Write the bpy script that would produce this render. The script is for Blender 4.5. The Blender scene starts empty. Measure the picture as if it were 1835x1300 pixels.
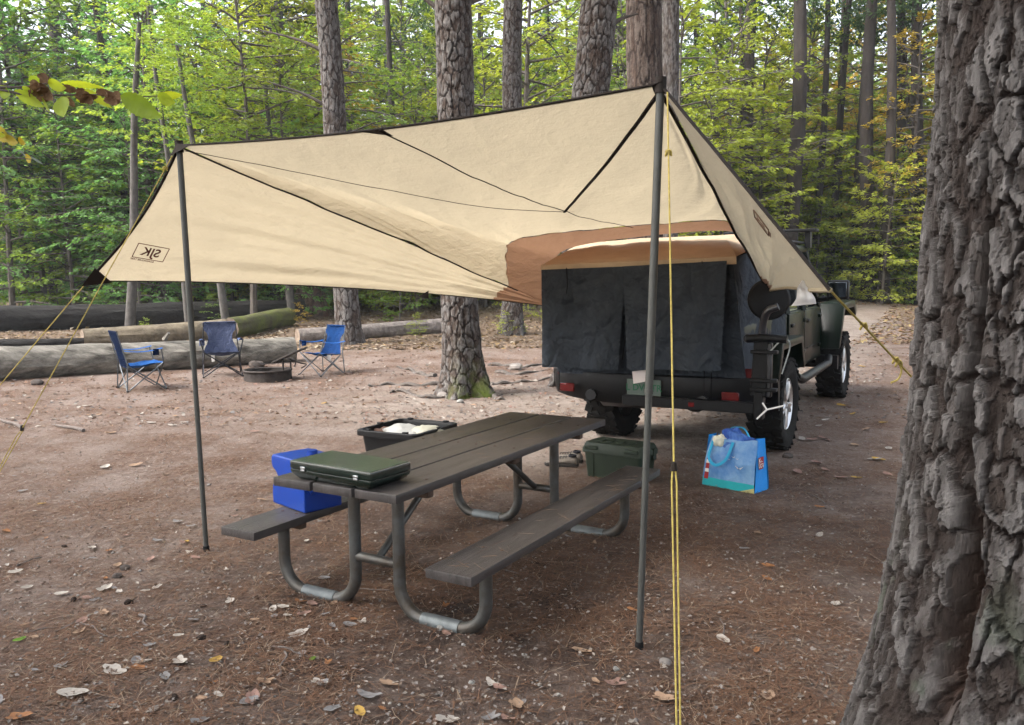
import bpy, bmesh, math, random
import numpy as np
from mathutils import Vector, Matrix
random.seed(7); rng = np.random.default_rng(7)
S = bpy.context.scene
C = S.collection
# ------------------------------------------------------------------ camera
CAMH, FPX, PITCH, ROLL, PW, PH = 1.578, 1463.7, 0.096, -0.0102, 1835.0, 1300.0
_f = Vector((0, math.cos(PITCH), -math.sin(PITCH))); _u0 = Vector((0, math.sin(PITCH), math.cos(PITCH))); _r0 = Vector((1, 0, 0))
_r = math.cos(ROLL)*_r0 + math.sin(ROLL)*_u0; _u = -math.sin(ROLL)*_r0 + math.cos(ROLL)*_u0
cam = bpy.data.cameras.new('camera'); camo = bpy.data.objects.new('camera', cam); C.objects.link(camo)
cam.sensor_width = 36; cam.lens = 36*FPX/PW; cam.clip_end = 600; cam.clip_start = 0.05
camo.matrix_world = Matrix(((_r.x, _u.x, -_f.x, 0), (_r.y, _u.y, -_f.y, 0), (_r.z, _u.z, -_f.z, CAMH), (0, 0, 0, 1)))
S.camera = camo
# ------------------------------------------------------------------ world, sun, exposure
SUN_EL, SUN_AZ = math.radians(46), math.radians(-108)        # azimuth measured from +y (view direction), negative = left
w = bpy.data.worlds.new('World'); S.world = w; w.use_nodes = True
nt = w.node_tree; bg = nt.nodes['Background']
sky = nt.nodes.new('ShaderNodeTexSky'); sky.sky_type = 'NISHITA'; sky.sun_disc = False
sky.sun_elevation = SUN_EL; sky.sun_rotation = SUN_AZ; sky.dust_density = 4.0; sky.air_density = 1.0
hsv = nt.nodes.new('ShaderNodeHueSaturation'); hsv.inputs['Saturation'].default_value = 0.35
nt.links.new(sky.outputs[0], hsv.inputs['Color']); nt.links.new(hsv.outputs[0], bg.inputs['Color'])
bg.inputs['Strength'].default_value = 0.15
sl = bpy.data.lights.new('sun', 'SUN'); so = bpy.data.objects.new('sun', sl); C.objects.link(so)
sl.energy = 1.5; sl.angle = math.radians(28); sl.color = (1.0, 0.95, 0.88)
sd = Vector((math.sin(SUN_AZ)*math.cos(SUN_EL), math.cos(SUN_AZ)*math.cos(SUN_EL), math.sin(SUN_EL)))
so.rotation_euler = sd.to_track_quat('Z', 'Y').to_euler(); so.location = (-8, 4, 20)
S.view_settings.view_transform = 'Standard'; S.view_settings.look = 'None'; S.view_settings.gamma = 1
S.view_settings.exposure = 1.95
S.cycles.use_adaptive_sampling = True; S.cycles.adaptive_threshold = .03; S.cycles.max_bounces = 5; S.cycles.diffuse_bounces = 3; S.cycles.transmission_bounces = 3; S.cycles.glossy_bounces = 2

# ------------------------------------------------------------------ noise helpers (numpy)
def _hash(i, j, s):
    n = (i.astype(np.int64)*374761393 + j.astype(np.int64)*668265263 + s*2147483647) & 0xffffffff
    n = ((n ^ (n >> 13))*1274126177) & 0xffffffff
    return ((n ^ (n >> 16)) & 0xffff)/65535.0
def vnoise(x, y, s=0):
    x = np.asarray(x, float); y = np.asarray(y, float)
    i = np.floor(x); j = np.floor(y); a = x-i; b = y-j; a = a*a*(3-2*a); b = b*b*(3-2*b)
    return (_hash(i, j, s)*(1-a)+_hash(i+1, j, s)*a)*(1-b)+(_hash(i, j+1, s)*(1-a)+_hash(i+1, j+1, s)*a)*b
def fbm(x, y, s=0, o=4):
    t = 0; A = .5
    for k in range(o): t = t+A*vnoise(x*2**k, y*2**k, s+k); A *= .5
    return t/(1-.5**o)
def worley(u, v, per, s=0):
    i = np.floor(u); j = np.floor(v); f1 = np.full(u.shape, 9.); f2 = np.full(u.shape, 9.); ident = np.zeros(u.shape)
    for a in (-1, 0, 1):
        for b in (-1, 0, 1):
            ci = i+a; cj = j+b; cm = np.mod(ci, per)
            d = np.hypot(ci+.1+.8*_hash(cm, cj, s)-u, cj+.1+.8*_hash(cm, cj, s+5)-v)
            n = d < f1; f2 = np.where(n, f1, np.minimum(f2, d)); ident = np.where(n, _hash(cm, cj, s+9), ident); f1 = np.where(n, d, f1)
    return f1, f2, ident
def sstep(a, b, x):
    t = np.clip((x-a)/(b-a), 0, 1); return t*t*(3-2*t)
def gz(x, y):
    x = np.asarray(x, float); y = np.asarray(y, float)
    base = 0.028*0.5*((y-9)+np.sqrt((y-9)**2+4))
    rough = (fbm(x*.9+31, y*.9+17, 3)-.5)*.03*np.clip((y-1)/4, .3, 1)
    hum = (fbm(x*.16+9, y*.16+4, 8)-.5)*1.0*np.clip((y-19)/14, 0, 1)
    side = .02*np.clip(-x-9, 0, 40)
    return base+rough*.8+hum*.5+side
def G(x, y): return float(gz(x, y))
def ray(px, py): return _f+(px-PW/2)/FPX*_r-(py-PH/2)/FPX*_u
def at(px, py, Y): d = ray(px, py); return Vector((0, 0, CAMH))+d*(Y/d.y)
def onz(px, py, z): d = ray(px, py); return Vector((0, 0, CAMH))+d*((z-CAMH)/d.z)
def gnd(px, py):
    z = 0.
    for k in range(50):
        p = onz(px, py, min(z, 1.3)); z = .5*z+.5*G(p.x, p.y)
    return Vector((p.x, p.y, G(p.x, p.y)))

# ------------------------------------------------------------------ object helpers
def tag(o, label=None, cat=None, group=None, kind=None):
    if label: o['label'] = label
    if cat: o['category'] = cat
    if group: o['group'] = group
    if kind: o['kind'] = kind
    return o
def thing(name, label, cat, loc=(0, 0, 0), rz=0, group=None):
    o = bpy.data.objects.new(name, None); C.objects.link(o); o.empty_display_size = .1
    o.location = loc; o.rotation_euler = (0, 0, rz); return tag(o, label, cat, group)
def wm(o):
    m = Matrix.LocRotScale(o.location, o.rotation_euler, o.scale)
    return wm(o.parent) @ o.matrix_parent_inverse @ m if o.parent else m
def link(name, me, parent=None, world=False):
    o = bpy.data.objects.new(name, me); C.objects.link(o)
    if parent is not None:
        o.parent = parent
        if world: o.matrix_parent_inverse = wm(parent).inverted()
    return o
def copyt(root, loc, rz=0, scale=1.0, label=None, group=None):
    r = root.copy(); C.objects.link(r); r.location = loc; r.rotation_euler = (0, 0, rz); r.scale = (scale,)*3
    if label: r['label'] = label
    if group: r['group'] = group
    for ch in list(root.children):
        c = ch.copy(); C.objects.link(c); c.parent = r
        for g2 in list(ch.children):
            d = g2.copy(); C.objects.link(d); d.parent = c
    return r
def np_mesh(name, v, f, mat, cols=None, smooth=True):
    me = bpy.data.meshes.new(name); v = np.ascontiguousarray(v, np.float32); f = np.ascontiguousarray(f, np.int32); m, k = f.shape
    me.vertices.add(len(v)); me.vertices.foreach_set('co', v.ravel())
    me.loops.add(m*k); me.loops.foreach_set('vertex_index', f.ravel())
    me.polygons.add(m); me.polygons.foreach_set('loop_start', np.arange(0, m*k, k, dtype=np.int32))
    me.polygons.foreach_set('use_smooth', np.full(m, smooth)); me.update(calc_edges=True); me.validate()
    if cols is not None:
        a = me.color_attributes.new('Col', 'FLOAT_COLOR', 'POINT')
        c4 = np.ones((len(v), 4), np.float32); c4[:, :cols.shape[1]] = cols; a.data.foreach_set('color', c4.ravel())
    me.materials.append(mat); return me
class MB:
    def __init__(s): s.v = []; s.f = []
    def add(s, vs, fs, M=None):
        n = len(s.v); s.v += [tuple(M @ Vector(p)) if M is not None else tuple(p) for p in vs]; s.f += [tuple(i+n for i in q) for q in fs]; return s
    def box(s, c, d, bev=.004, rot=None, seg=1, taper=None):
        bm = bmesh.new(); bmesh.ops.create_cube(bm, size=1)
        for v in bm.verts:
            tx = 1 if (taper is None or v.co.z > 0) else taper
            v.co = Vector((v.co.x*d[0]*tx, v.co.y*d[1]*tx, v.co.z*d[2]))
        if bev: bmesh.ops.bevel(bm, geom=bm.edges[:], offset=min(bev, min(d)*.45), segments=seg, affect='EDGES', profile=.6)
        M = Matrix.Translation(c) @ (rot.to_4x4() if rot is not None else Matrix())
        bm.verts.index_update(); s.add([v.co for v in bm.verts], [[v.index for v in q.verts] for q in bm.faces], M); bm.free(); return s
    def tube(s, pts, r, n=8, closed=False, caps=True, flat=1.0):
        P = [Vector(p) for p in pts]; m = len(P); R = r if isinstance(r, (list, tuple)) else [r]*m
        T = []
        for i in range(m):
            a = P[(i-1) % m] if (closed or i > 0) else P[i]; b = P[(i+1) % m] if (closed or i < m-1) else P[i]
            t = b-a; T.append(t.normalized() if t.length > 1e-9 else Vector((0, 0, 1)))
        ref = Vector((0, 0, 1)) if abs(T[0].z) < .9 else Vector((1, 0, 0)); N = (ref-T[0]*ref.dot(T[0])).normalized()
        vs = []; fs = []
        for i in range(m):
            N = (N-T[i]*N.dot(T[i])); N = N.normalized() if N.length > 1e-6 else T[i].orthogonal().normalized()
            B = T[i].cross(N)
            for k in range(n):
                a = 2*math.pi*k/n; vs.append(P[i]+(N*math.cos(a)*flat+B*math.sin(a))*R[i])
        for i in range(m if closed else m-1):
            j = (i+1) % m
            for k in range(n): fs.append((i*n+k, i*n+(k+1) % n, j*n+(k+1) % n, j*n+k))
        if caps and not closed: fs.append(tuple(range(n))[::-1]); fs.append(tuple((m-1)*n+k for k in range(n)))
        return s.add(vs, fs)
    def lathe(s, prof, n=24, M=None):
        vs = []; fs = []
        for r, z in prof:
            for k in range(n): a = 2*math.pi*k/n; vs.append(Vector((r*math.cos(a), r*math.sin(a), z)))
        for i in range(len(prof)-1):
            for k in range(n): fs.append((i*n+k, i*n+(k+1) % n, (i+1)*n+(k+1) % n, (i+1)*n+k))
        return s.add(vs, fs, M)
    def prism(s, poly, axis, a, b):           # 2-D outline extruded along axis 'x' 'y' or 'z' from a to b
        def mk(p, q): return {'x': (q, p[0], p[1]), 'y': (p[0], q, p[1]), 'z': (p[0], p[1], q)}[axis]
        n = len(poly); vs = [mk(p, a) for p in poly]+[mk(p, b) for p in poly]
        fs = [tuple(range(n))[::-1], tuple(range(n, 2*n))]+[(i, (i+1) % n, n+(i+1) % n, n+i) for i in range(n)]
        return s.add(vs, fs)
    def grid(s, Pg, flip=False):
        h, w2 = len(Pg), len(Pg[0]); vs = [p for row in Pg for p in row]; fs = []
        for i in range(h-1):
            for j in range(w2-1):
                q = (i*w2+j, i*w2+j+1, (i+1)*w2+j+1, (i+1)*w2+j); fs.append(q[::-1] if flip else q)
        return s.add(vs, fs)
    def build(s, name, mat, parent=None, world=False, sharp=40, bev=0, sub=0):
        me = bpy.data.meshes.new(name); me.from_pydata(s.v, [], s.f); me.materials.append(mat)
        bm = bmesh.new(); bm.from_mesh(me)
        bmesh.ops.recalc_face_normals(bm, faces=bm.faces[:])
        if bev:
            ed = [e for e in bm.edges if len(e.link_faces) == 2 and e.calc_face_angle(0) > .5]
            bmesh.ops.bevel(bm, geom=ed, offset=bev, segments=2, affect='EDGES', profile=.6, clamp_overlap=True)
        bm.to_mesh(me); bm.free()
        me.polygons.foreach_set('use_smooth', [True]*len(me.polygons)); me.set_sharp_from_angle(angle=math.radians(sharp)); me.update()
        o = link(name, me, parent, world)
        if sub: md = o.modifiers.new('sub', 'SUBSURF'); md.levels = sub; md.render_levels = sub
        return o
def lerp(a, b, t): return Vector(a)*(1-t)+Vector(b)*t
def bez(pts, n=8):                           # Catmull-Rom through points
    P = [Vector(p) for p in pts]; P = [2*P[0]-P[1]]+P+[2*P[-1]-P[-2]]; o = []
    for i in range(1, len(P)-2):
        for k in range(n):
            t = k/n; a, b, c, d = P[i-1:i+3]
            o.append(.5*((2*b)+(c-a)*t+(2*a-5*b+4*c-d)*t*t+(3*b-a-3*c+d)*t**3))
    return o+[P[-2]]
def text_mesh(txt, size, mat, depth=.0008):
    cu = bpy.data.curves.new('txt', 'FONT'); cu.body = txt; cu.size = size; cu.align_x = 'CENTER'; cu.align_y = 'CENTER'; cu.extrude = depth; cu.offset = size*.02; cu.resolution_u = 3
    o = bpy.data.objects.new('txt', cu); C.objects.link(o); dg = bpy.context.evaluated_depsgraph_get()
    me = bpy.data.meshes.new_from_object(o.evaluated_get(dg)); bpy.data.objects.remove(o); bpy.data.curves.remove(cu)
    me.materials.clear(); me.materials.append(mat); return me
# ------------------------------------------------------------------ materials
def mat(name, col, rough=.6, metal=0., var=.12, scale=6., bump=0., bscale=80., spec=.2, transl=0., coat=0., orand=0., attr=False, col2=None, stretch=None, tcol=None, bdist=.01, crease=None, tang=None):
    m = bpy.data.materials.new(name); m.use_nodes = True; n = m.node_tree.nodes; L = m.node_tree.links; b = n['Principled BSDF']
    tc = n.new('ShaderNodeTexCoord'); vec = tc.outputs['Object']
    if stretch:
        mp = n.new('ShaderNodeMapping'); mp.inputs['Scale'].default_value = stretch; L.new(vec, mp.inputs[0]); vec = mp.outputs[0]
    nz = n.new('ShaderNodeTexNoise'); nz.inputs['Scale'].default_value = scale; nz.inputs['Detail'].default_value = 5; nz.inputs['Roughness'].default_value = .65; L.new(vec, nz.inputs['Vector'])
    rp = n.new('ShaderNodeMapRange'); rp.inputs[1].default_value = .3; rp.inputs[2].default_value = .7; L.new(nz.outputs[0], rp.inputs[0])
    mx = n.new('ShaderNodeMix'); mx.data_type = 'RGBA'; L.new(rp.outputs[0], mx.inputs[0])
    c1 = tuple(x*(1-var) for x in col)+(1,); c2 = (tuple(col2)+(1,)) if col2 else tuple(min(1, x*(1+var)) for x in col)+(1,)
    mx.inputs[6].default_value = c1; mx.inputs[7].default_value = c2; out = mx.outputs[2]
    if attr:
        at_ = n.new('ShaderNodeVertexColor'); at_.layer_name = 'Col'
        m2 = n.new('ShaderNodeMix'); m2.data_type = 'RGBA'; m2.blend_type = 'MULTIPLY'; m2.inputs[0].default_value = 1; L.new(at_.outputs[0], m2.inputs[6]); L.new(out, m2.inputs[7]); out = m2.outputs[2]
    if orand:
        oi = n.new('ShaderNodeObjectInfo'); hs = n.new('ShaderNodeHueSaturation'); r1 = n.new('ShaderNodeMapRange'); r1.inputs[3].default_value = .5-orand*.5; r1.inputs[4].default_value = .5+orand*.35
        L.new(oi.outputs['Random'], r1.inputs[0]); L.new(r1.outputs[0], hs.inputs['Hue']); L.new(out, hs.inputs['Color'])
        r2 = n.new('ShaderNodeMapRange'); r2.inputs[3].default_value = 1.3; r2.inputs[4].default_value = .75; L.new(oi.outputs['Random'], r2.inputs[0]); L.new(r2.outputs[0], hs.inputs['Value']); out = hs.outputs[0]
    L.new(out, b.inputs['Base Color']); b.inputs['Roughness'].default_value = rough; b.inputs['Metallic'].default_value = metal; b.inputs['Specular IOR Level'].default_value = spec
    if coat: b.inputs['Coat Weight'].default_value = coat; b.inputs['Coat Roughness'].default_value = .08
    if bump:
        n2 = n.new('ShaderNodeTexNoise'); n2.inputs['Scale'].default_value = bscale; n2.inputs['Detail'].default_value = 6; n2.inputs['Roughness'].default_value = .7; L.new(vec, n2.inputs['Vector'])
        bp = n.new('ShaderNodeBump'); bp.inputs['Strength'].default_value = bump; bp.inputs['Distance'].default_value = bdist; L.new(n2.outputs[0], bp.inputs['Height']); L.new(bp.outputs[0], b.inputs['Normal'])
        if crease:                                             # packed-fabric crease lines
            wn = n.new('ShaderNodeTexNoise'); wn.inputs['Scale'].default_value = crease[0]*.8; L.new(vec, wn.inputs['Vector']); va = n.new('ShaderNodeVectorMath'); va.operation = 'MULTIPLY_ADD'; va.inputs[1].default_value = (.35,)*3; L.new(wn.outputs['Color'], va.inputs[0]); L.new(vec, va.inputs[2])
            last = bp
            for k_ in (1.0, 2.3):
                vo = n.new('ShaderNodeTexVoronoi'); vo.feature = 'DISTANCE_TO_EDGE'; vo.inputs['Scale'].default_value = crease[0]*k_; L.new(va.outputs[0], vo.inputs['Vector']); sm = n.new('ShaderNodeMapRange'); sm.inputs[2].default_value = .12; L.new(vo.outputs['Distance'], sm.inputs[0])
                b2 = n.new('ShaderNodeBump'); b2.inputs['Strength'].default_value = crease[1]/k_; b2.inputs['Distance'].default_value = .02; L.new(sm.outputs[0], b2.inputs['Height']); L.new(last.outputs[0], b2.inputs['Normal']); last = b2
            L.new(last.outputs[0], b.inputs['Normal'])
    if transl:
        ts = n.new('ShaderNodeBsdfTranslucent'); ms = n.new('ShaderNodeMixShader'); ms.inputs[0].default_value = transl
        if tcol:
            m3 = n.new('ShaderNodeMix'); m3.data_type = 'RGBA'; m3.blend_type = 'MULTIPLY'; m3.inputs[0].default_value = 1; m3.inputs[7].default_value = tuple(tcol)+(1,); L.new(out, m3.inputs[6]); L.new(m3.outputs[2], ts.inputs[0])
        else: L.new(out, ts.inputs[0])
        if b.inputs['Normal'].is_linked: L.new(b.inputs['Normal'].links[0].from_socket, ts.inputs['Normal'])
        L.new(b.outputs[0], ms.inputs[1]); L.new(ts.outputs[0], ms.inputs[2]); L.new(ms.outputs[0], n['Material Output'].inputs[0])
    return m
# ================================================================== GROUND
def ground_material():
    m = bpy.data.materials.new('forest_floor'); m.use_nodes = True; n = m.node_tree.nodes; L = m.node_tree.links; b = n['Principled BSDF']
    ge = n.new('ShaderNodeNewGeometry'); pos = ge.outputs['Position']
    vc = n.new('ShaderNodeVertexColor'); vc.layer_name = 'Col'; sp = n.new('ShaderNodeSeparateColor'); L.new(vc.outputs[0], sp.inputs[0])
    def nz(sc, det=5, ro=.65, st=None):
        t = n.new('ShaderNodeTexNoise'); t.inputs['Scale'].default_value = sc; t.inputs['Detail'].default_value = det; t.inputs['Roughness'].default_value = ro; v = pos
        if st: mp = n.new('ShaderNodeMapping'); mp.inputs['Scale'].default_value = st[:3]; mp.inputs['Rotation'].default_value = (0, 0, st[3]); L.new(pos, mp.inputs[0]); v = mp.outputs[0]
        L.new(v, t.inputs['Vector']); return t.outputs[0]
    def rng_(x, a, b2, c=0., d=1.):
        r = n.new('ShaderNodeMapRange'); r.inputs[1].default_value = a; r.inputs[2].default_value = b2; r.inputs[3].default_value = c; r.inputs[4].default_value = d; L.new(x, r.inputs[0]); return r.outputs[0]
    def mix(f, a, b2, bt='MIX'):
        x = n.new('ShaderNodeMix'); x.data_type = 'RGBA'; x.blend_type = bt
        for k, val in ((0, f), (6, a), (7, b2)):
            if isinstance(val, (tuple, float, int)): x.inputs[k].default_value = val if k == 0 else tuple(val)+(1,)
            else: L.new(val, x.inputs[k])
        return x.outputs[2]
    def mul(a, b2):
        x = n.new('ShaderNodeMath'); x.operation = 'MULTIPLY'
        for k, v in ((0, a), (1, b2)):
            if isinstance(v, (int, float)): x.inputs[k].default_value = v
            else: L.new(v, x.inputs[k])
        return x.outputs[0]
    needles = mix(rng_(nz(60, 4, .7, (1, .12, 1, .5)), .35, .65), (.080, .048, .036), (.20, .12, .082))
    needles2 = mix(rng_(nz(75, 4, .7, (1, .12, 1, -.8)), .35, .65), (.10, .066, .052), (.25, .17, .13))
    lit = mix(rng_(nz(9, 3), .4, .6), needles, needles2)
    dust = mix(rng_(nz(45, 6, .75), .3, .7), (.19, .145, .125), (.33, .27, .24))
    c = mix(rng_(nz(1.3, 5, .7), .38, .62), lit, dust)
    vo = n.new('ShaderNodeTexVoronoi'); vo.inputs['Scale'].default_value = 38; L.new(pos, vo.inputs['Vector'])
    hv = n.new('ShaderNodeHueSaturation'); hv.inputs['Saturation'].default_value = .0; L.new(vo.outputs['Color'], hv.inputs['Color'])
    grit = mix(.75, (.42, .36, .32), mix(1.0, hv.outputs[0], (.62, .53, .46), 'MULTIPLY'))
    c = mix(mul(rng_(nz(26, 4, .8), .52, .66), .5), c, grit)
    grav = mix(rng_(nz(70, 6, .8), .3, .7), (.22, .19, .165), (.48, .43, .38)); grav = mix(.35, grav, grit)
    c = mix(mul(sp.outputs[0], rng_(nz(2.2, 5, .75), .3, .58)), c, grav)
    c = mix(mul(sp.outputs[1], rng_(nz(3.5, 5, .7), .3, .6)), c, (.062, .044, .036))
    ll = mix(rng_(nz(22, 5, .8), .35, .65), (.085, .06, .042), (.27, .20, .14))
    c = mix(mul(sp.outputs[2], rng_(nz(5, 5, .7), .25, .55)), c, ll)
    c = mix(1.0, c, (.84, .82, .80), 'MULTIPLY')
    L.new(c, b.inputs['Base Color']); b.inputs['Roughness'].default_value = .93; b.inputs['Specular IOR Level'].default_value = .12
    ad = n.new('ShaderNodeMath'); ad.operation = 'ADD'; L.new(nz(60, 8, .75), ad.inputs[0]); L.new(nz(190, 3, .7), ad.inputs[1])
    bp = n.new('ShaderNodeBump'); bp.inputs['Strength'].default_value = .9; bp.inputs['Distance'].default_value = .018; L.new(ad.outputs[0], bp.inputs['Height']); L.new(bp.outputs[0], b.inputs['Normal'])
    return m
def axis(segs):
    o = []
    for a, b, st in segs: o += list(np.arange(a, b, st))
    return np.array(o+[segs[-1][1]])
gx = axis([(-160, -60, 10), (-60, -24, 2), (-24, -9, .4), (-9, 8, .07), (8, 24, .4), (24, 60, 2), (60, 160, 10)])
gy = axis([(-30, -4, 2), (-4, 1.4, .3), (1.4, 15, .07), (15, 30, .25), (30, 60, 1), (60, 180, 6)])
GX, GY = np.meshgrid(gx, gy); GZ = gz(GX, GY)
GZ = GZ+(fbm(GX*9, GY*9, 21, 3)-.5)*.012*((GX > -9) & (GX < 8) & (GY < 15) & (GY > 1.4))
wg = sstep(2.6, .6, np.abs((GX-1.0-(GY-8)*.53)))*sstep(5.5, 8.5, GY)*sstep(60, 20, GY)      # the drive under the truck
wg = np.maximum(wg, .8*sstep(3.2, .8, np.hypot((GX+.3)*.8, GY-10.2)))
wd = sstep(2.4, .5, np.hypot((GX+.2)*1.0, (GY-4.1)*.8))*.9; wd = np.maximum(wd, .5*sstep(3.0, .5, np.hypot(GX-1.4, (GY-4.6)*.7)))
wl = sstep(15.5, 19, GY+.35*np.maximum(-GX-4, 0)-1.2*np.maximum(GX-2, 0)*(GX > 2)*(GY < 24))*(1-.7*wg)
nx, ny = len(gx), len(gy); ii = np.arange(nx*ny).reshape(ny, nx)
gf = np.stack([ii[:-1, :-1], ii[:-1, 1:], ii[1:, 1:], ii[1:, :-1]], -1).reshape(-1, 4)
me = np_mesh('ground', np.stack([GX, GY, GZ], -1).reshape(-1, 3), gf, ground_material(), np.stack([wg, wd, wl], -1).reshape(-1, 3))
tag(link('ground', me), kind='structure')

# ================================================================== BARK AND TRUNKS
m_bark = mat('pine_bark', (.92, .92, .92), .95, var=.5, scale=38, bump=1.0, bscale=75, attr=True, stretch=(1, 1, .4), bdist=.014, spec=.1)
m_bark_far = mat('far_bark', (.095, .087, .082), .95, var=.35, scale=5, bump=.9, bscale=16, stretch=(1, 1, .25), bdist=.04, spec=.1)
m_smooth_bark = mat('sapling_bark', (.10, .085, .075), .9, var=.3, scale=8, bump=.4, bscale=60, spec=.2)
def trunk_arrays(path, rad, zs, nth, NU, ph, depth, seed, flare=0, fl_h=.35, lobes=5, cg=(.17, .158, .15), cb=(.085, .063, .052), moss=None, fine=.35, grey=.5):
    """trunk surface with raised bark plates; path(z)->(x,y), rad(z)"""
    th = np.linspace(0, 2*np.pi, nth, endpoint=False); TH, Z = np.meshgrid(th, zs)
    u = TH/(2*np.pi)*NU; edge = np.minimum(1, np.minimum(TH, 2*np.pi-TH)*3)
    j1 = (fbm(u*1.1, Z/ph*1.2, seed+2, 5)-.5)*edge; j2 = (fbm(u*1.3+50, Z/ph*1.5+40, seed+3, 5)-.5)*edge
    hf1 = (fbm(u*5, Z/ph*6, seed+12, 3)-.5)*edge; hf2 = (fbm(u*5+9, Z/ph*6+5, seed+14, 3)-.5)*edge
    uw = u+j1*.3+hf1*.30; vw = Z/ph+j2*.45+hf2*.28
    f1, f2, idn = worley(uw, vw, NU, seed); d = f2-f1
    g1, g2, id2 = worley(uw*2+j2*1.5, vw*2.3+.7+j1*1.5, NU*2, seed+20)
    h1, h2, id3 = worley(uw*5+j1*3, vw*4+.2+j2*3, NU*5, seed+40)
    ns = fbm(u*3.3, Z/ph*2.4, seed+6, 5)
    pl = sstep(.02, .15, d); fl2 = sstep(.0, .06, g2-g1)
    hgt = depth*pl*(.45+.35*idn+fine*(id2-.4)*.9+fine*.35*(id3-.5)+.18*(ns-.5)*edge)-depth*.14*(1-fl2)*pl
    R = np.array([rad(z) for z in zs])[:, None]+hgt-depth*.5
    R = R+flare*np.exp(-np.maximum(Z, 0)/fl_h)*(1+.45*np.sin(TH*lobes+seed)+.25*np.sin(TH*3+seed*2))
    P = np.array([path(z) for z in zs]); X = P[:, 0][:, None]+R*np.cos(TH); Y = P[:, 1][:, None]+R*np.sin(TH)
    k = np.clip(grey+.6*(idn-.5)+.9*(ns-.5)+1.3*(id2-.5)+.6*(id3-.5), 0, 1)[..., None]
    col = (np.array(cb)*(1-k)+np.array(cg)*k)*(.72+.35*id3[..., None]+.25*ns[..., None])
    fur = np.maximum(sstep(.16, .05, d)*.92, sstep(.05, .0, g2-g1)*.45)[..., None]; col = col*(1-fur)+np.array((.045, .034, .03))*fur  # dark inner bark, painted darker in furrows and cracks to deepen their shade
    if moss is not None:
        mw = moss(TH, Z)*sstep(.35, .6, fbm(u*1.5, Z*9, seed+11, 4)); mw = mw[..., None]; col = col*(1-mw)+np.array((.13, .17, .035))*mw
    nz_ = len(zs); ii = np.arange(nth*nz_).reshape(nz_, nth); jn = np.roll(ii, -1, axis=1)
    F = np.stack([ii[:-1], jn[:-1], jn[1:], ii[1:]], -1).reshape(-1, 4)
    return np.stack([X, Y, Z], -1).reshape(-1, 3), F, col.reshape(-1, 3)
# ---- leaves: many small folded diamonds
def leaf_arrays(P, D, N, ln, wd):
    """P base points, D directions, N normals, ln/wd sizes -> verts, quads"""
    D = D/np.linalg.norm(D, axis=1, keepdims=True); Sd = np.cross(D, N); Sd /= np.maximum(np.linalg.norm(Sd, axis=1, keepdims=True), 1e-6); Nn = np.cross(Sd, D)
    ln = ln[:, None]; wd = wd[:, None]
    v = np.stack([P, P+D*ln*.45+Sd*wd*.5+Nn*wd*.14, P+D*ln-Nn*ln*.10, P+D*ln*.45-Sd*wd*.5+Nn*wd*.14], 1).reshape(-1, 3)
    return v, np.arange(len(P)*4).reshape(-1, 4)
def m_leaf(name, col, tcol=(1.25, 1.15, .5), orand=.035, tr=.55): return mat(name, col, .5, var=.35, scale=3.0, transl=tr, orand=orand, tcol=tcol, spec=.35)
LEAF = {'green': m_leaf('leaf_green', (.19, .30, .06)), 'lime': m_leaf('leaf_lime', (.27, .34, .055)), 'deep': m_leaf('leaf_deep', (.15, .29, .09), (1.1, 1.2, .75)),
        'gold': m_leaf('leaf_gold', (.38, .31, .05), (1.2, 1.0, .5)), 'rust': m_leaf('leaf_rust', (.42, .25, .06), (1.2, .95, .5))}
m_needle = mat('pine_needles', (.045, .085, .03), .7, var=.3, scale=2, transl=.3, orand=.03)
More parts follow.
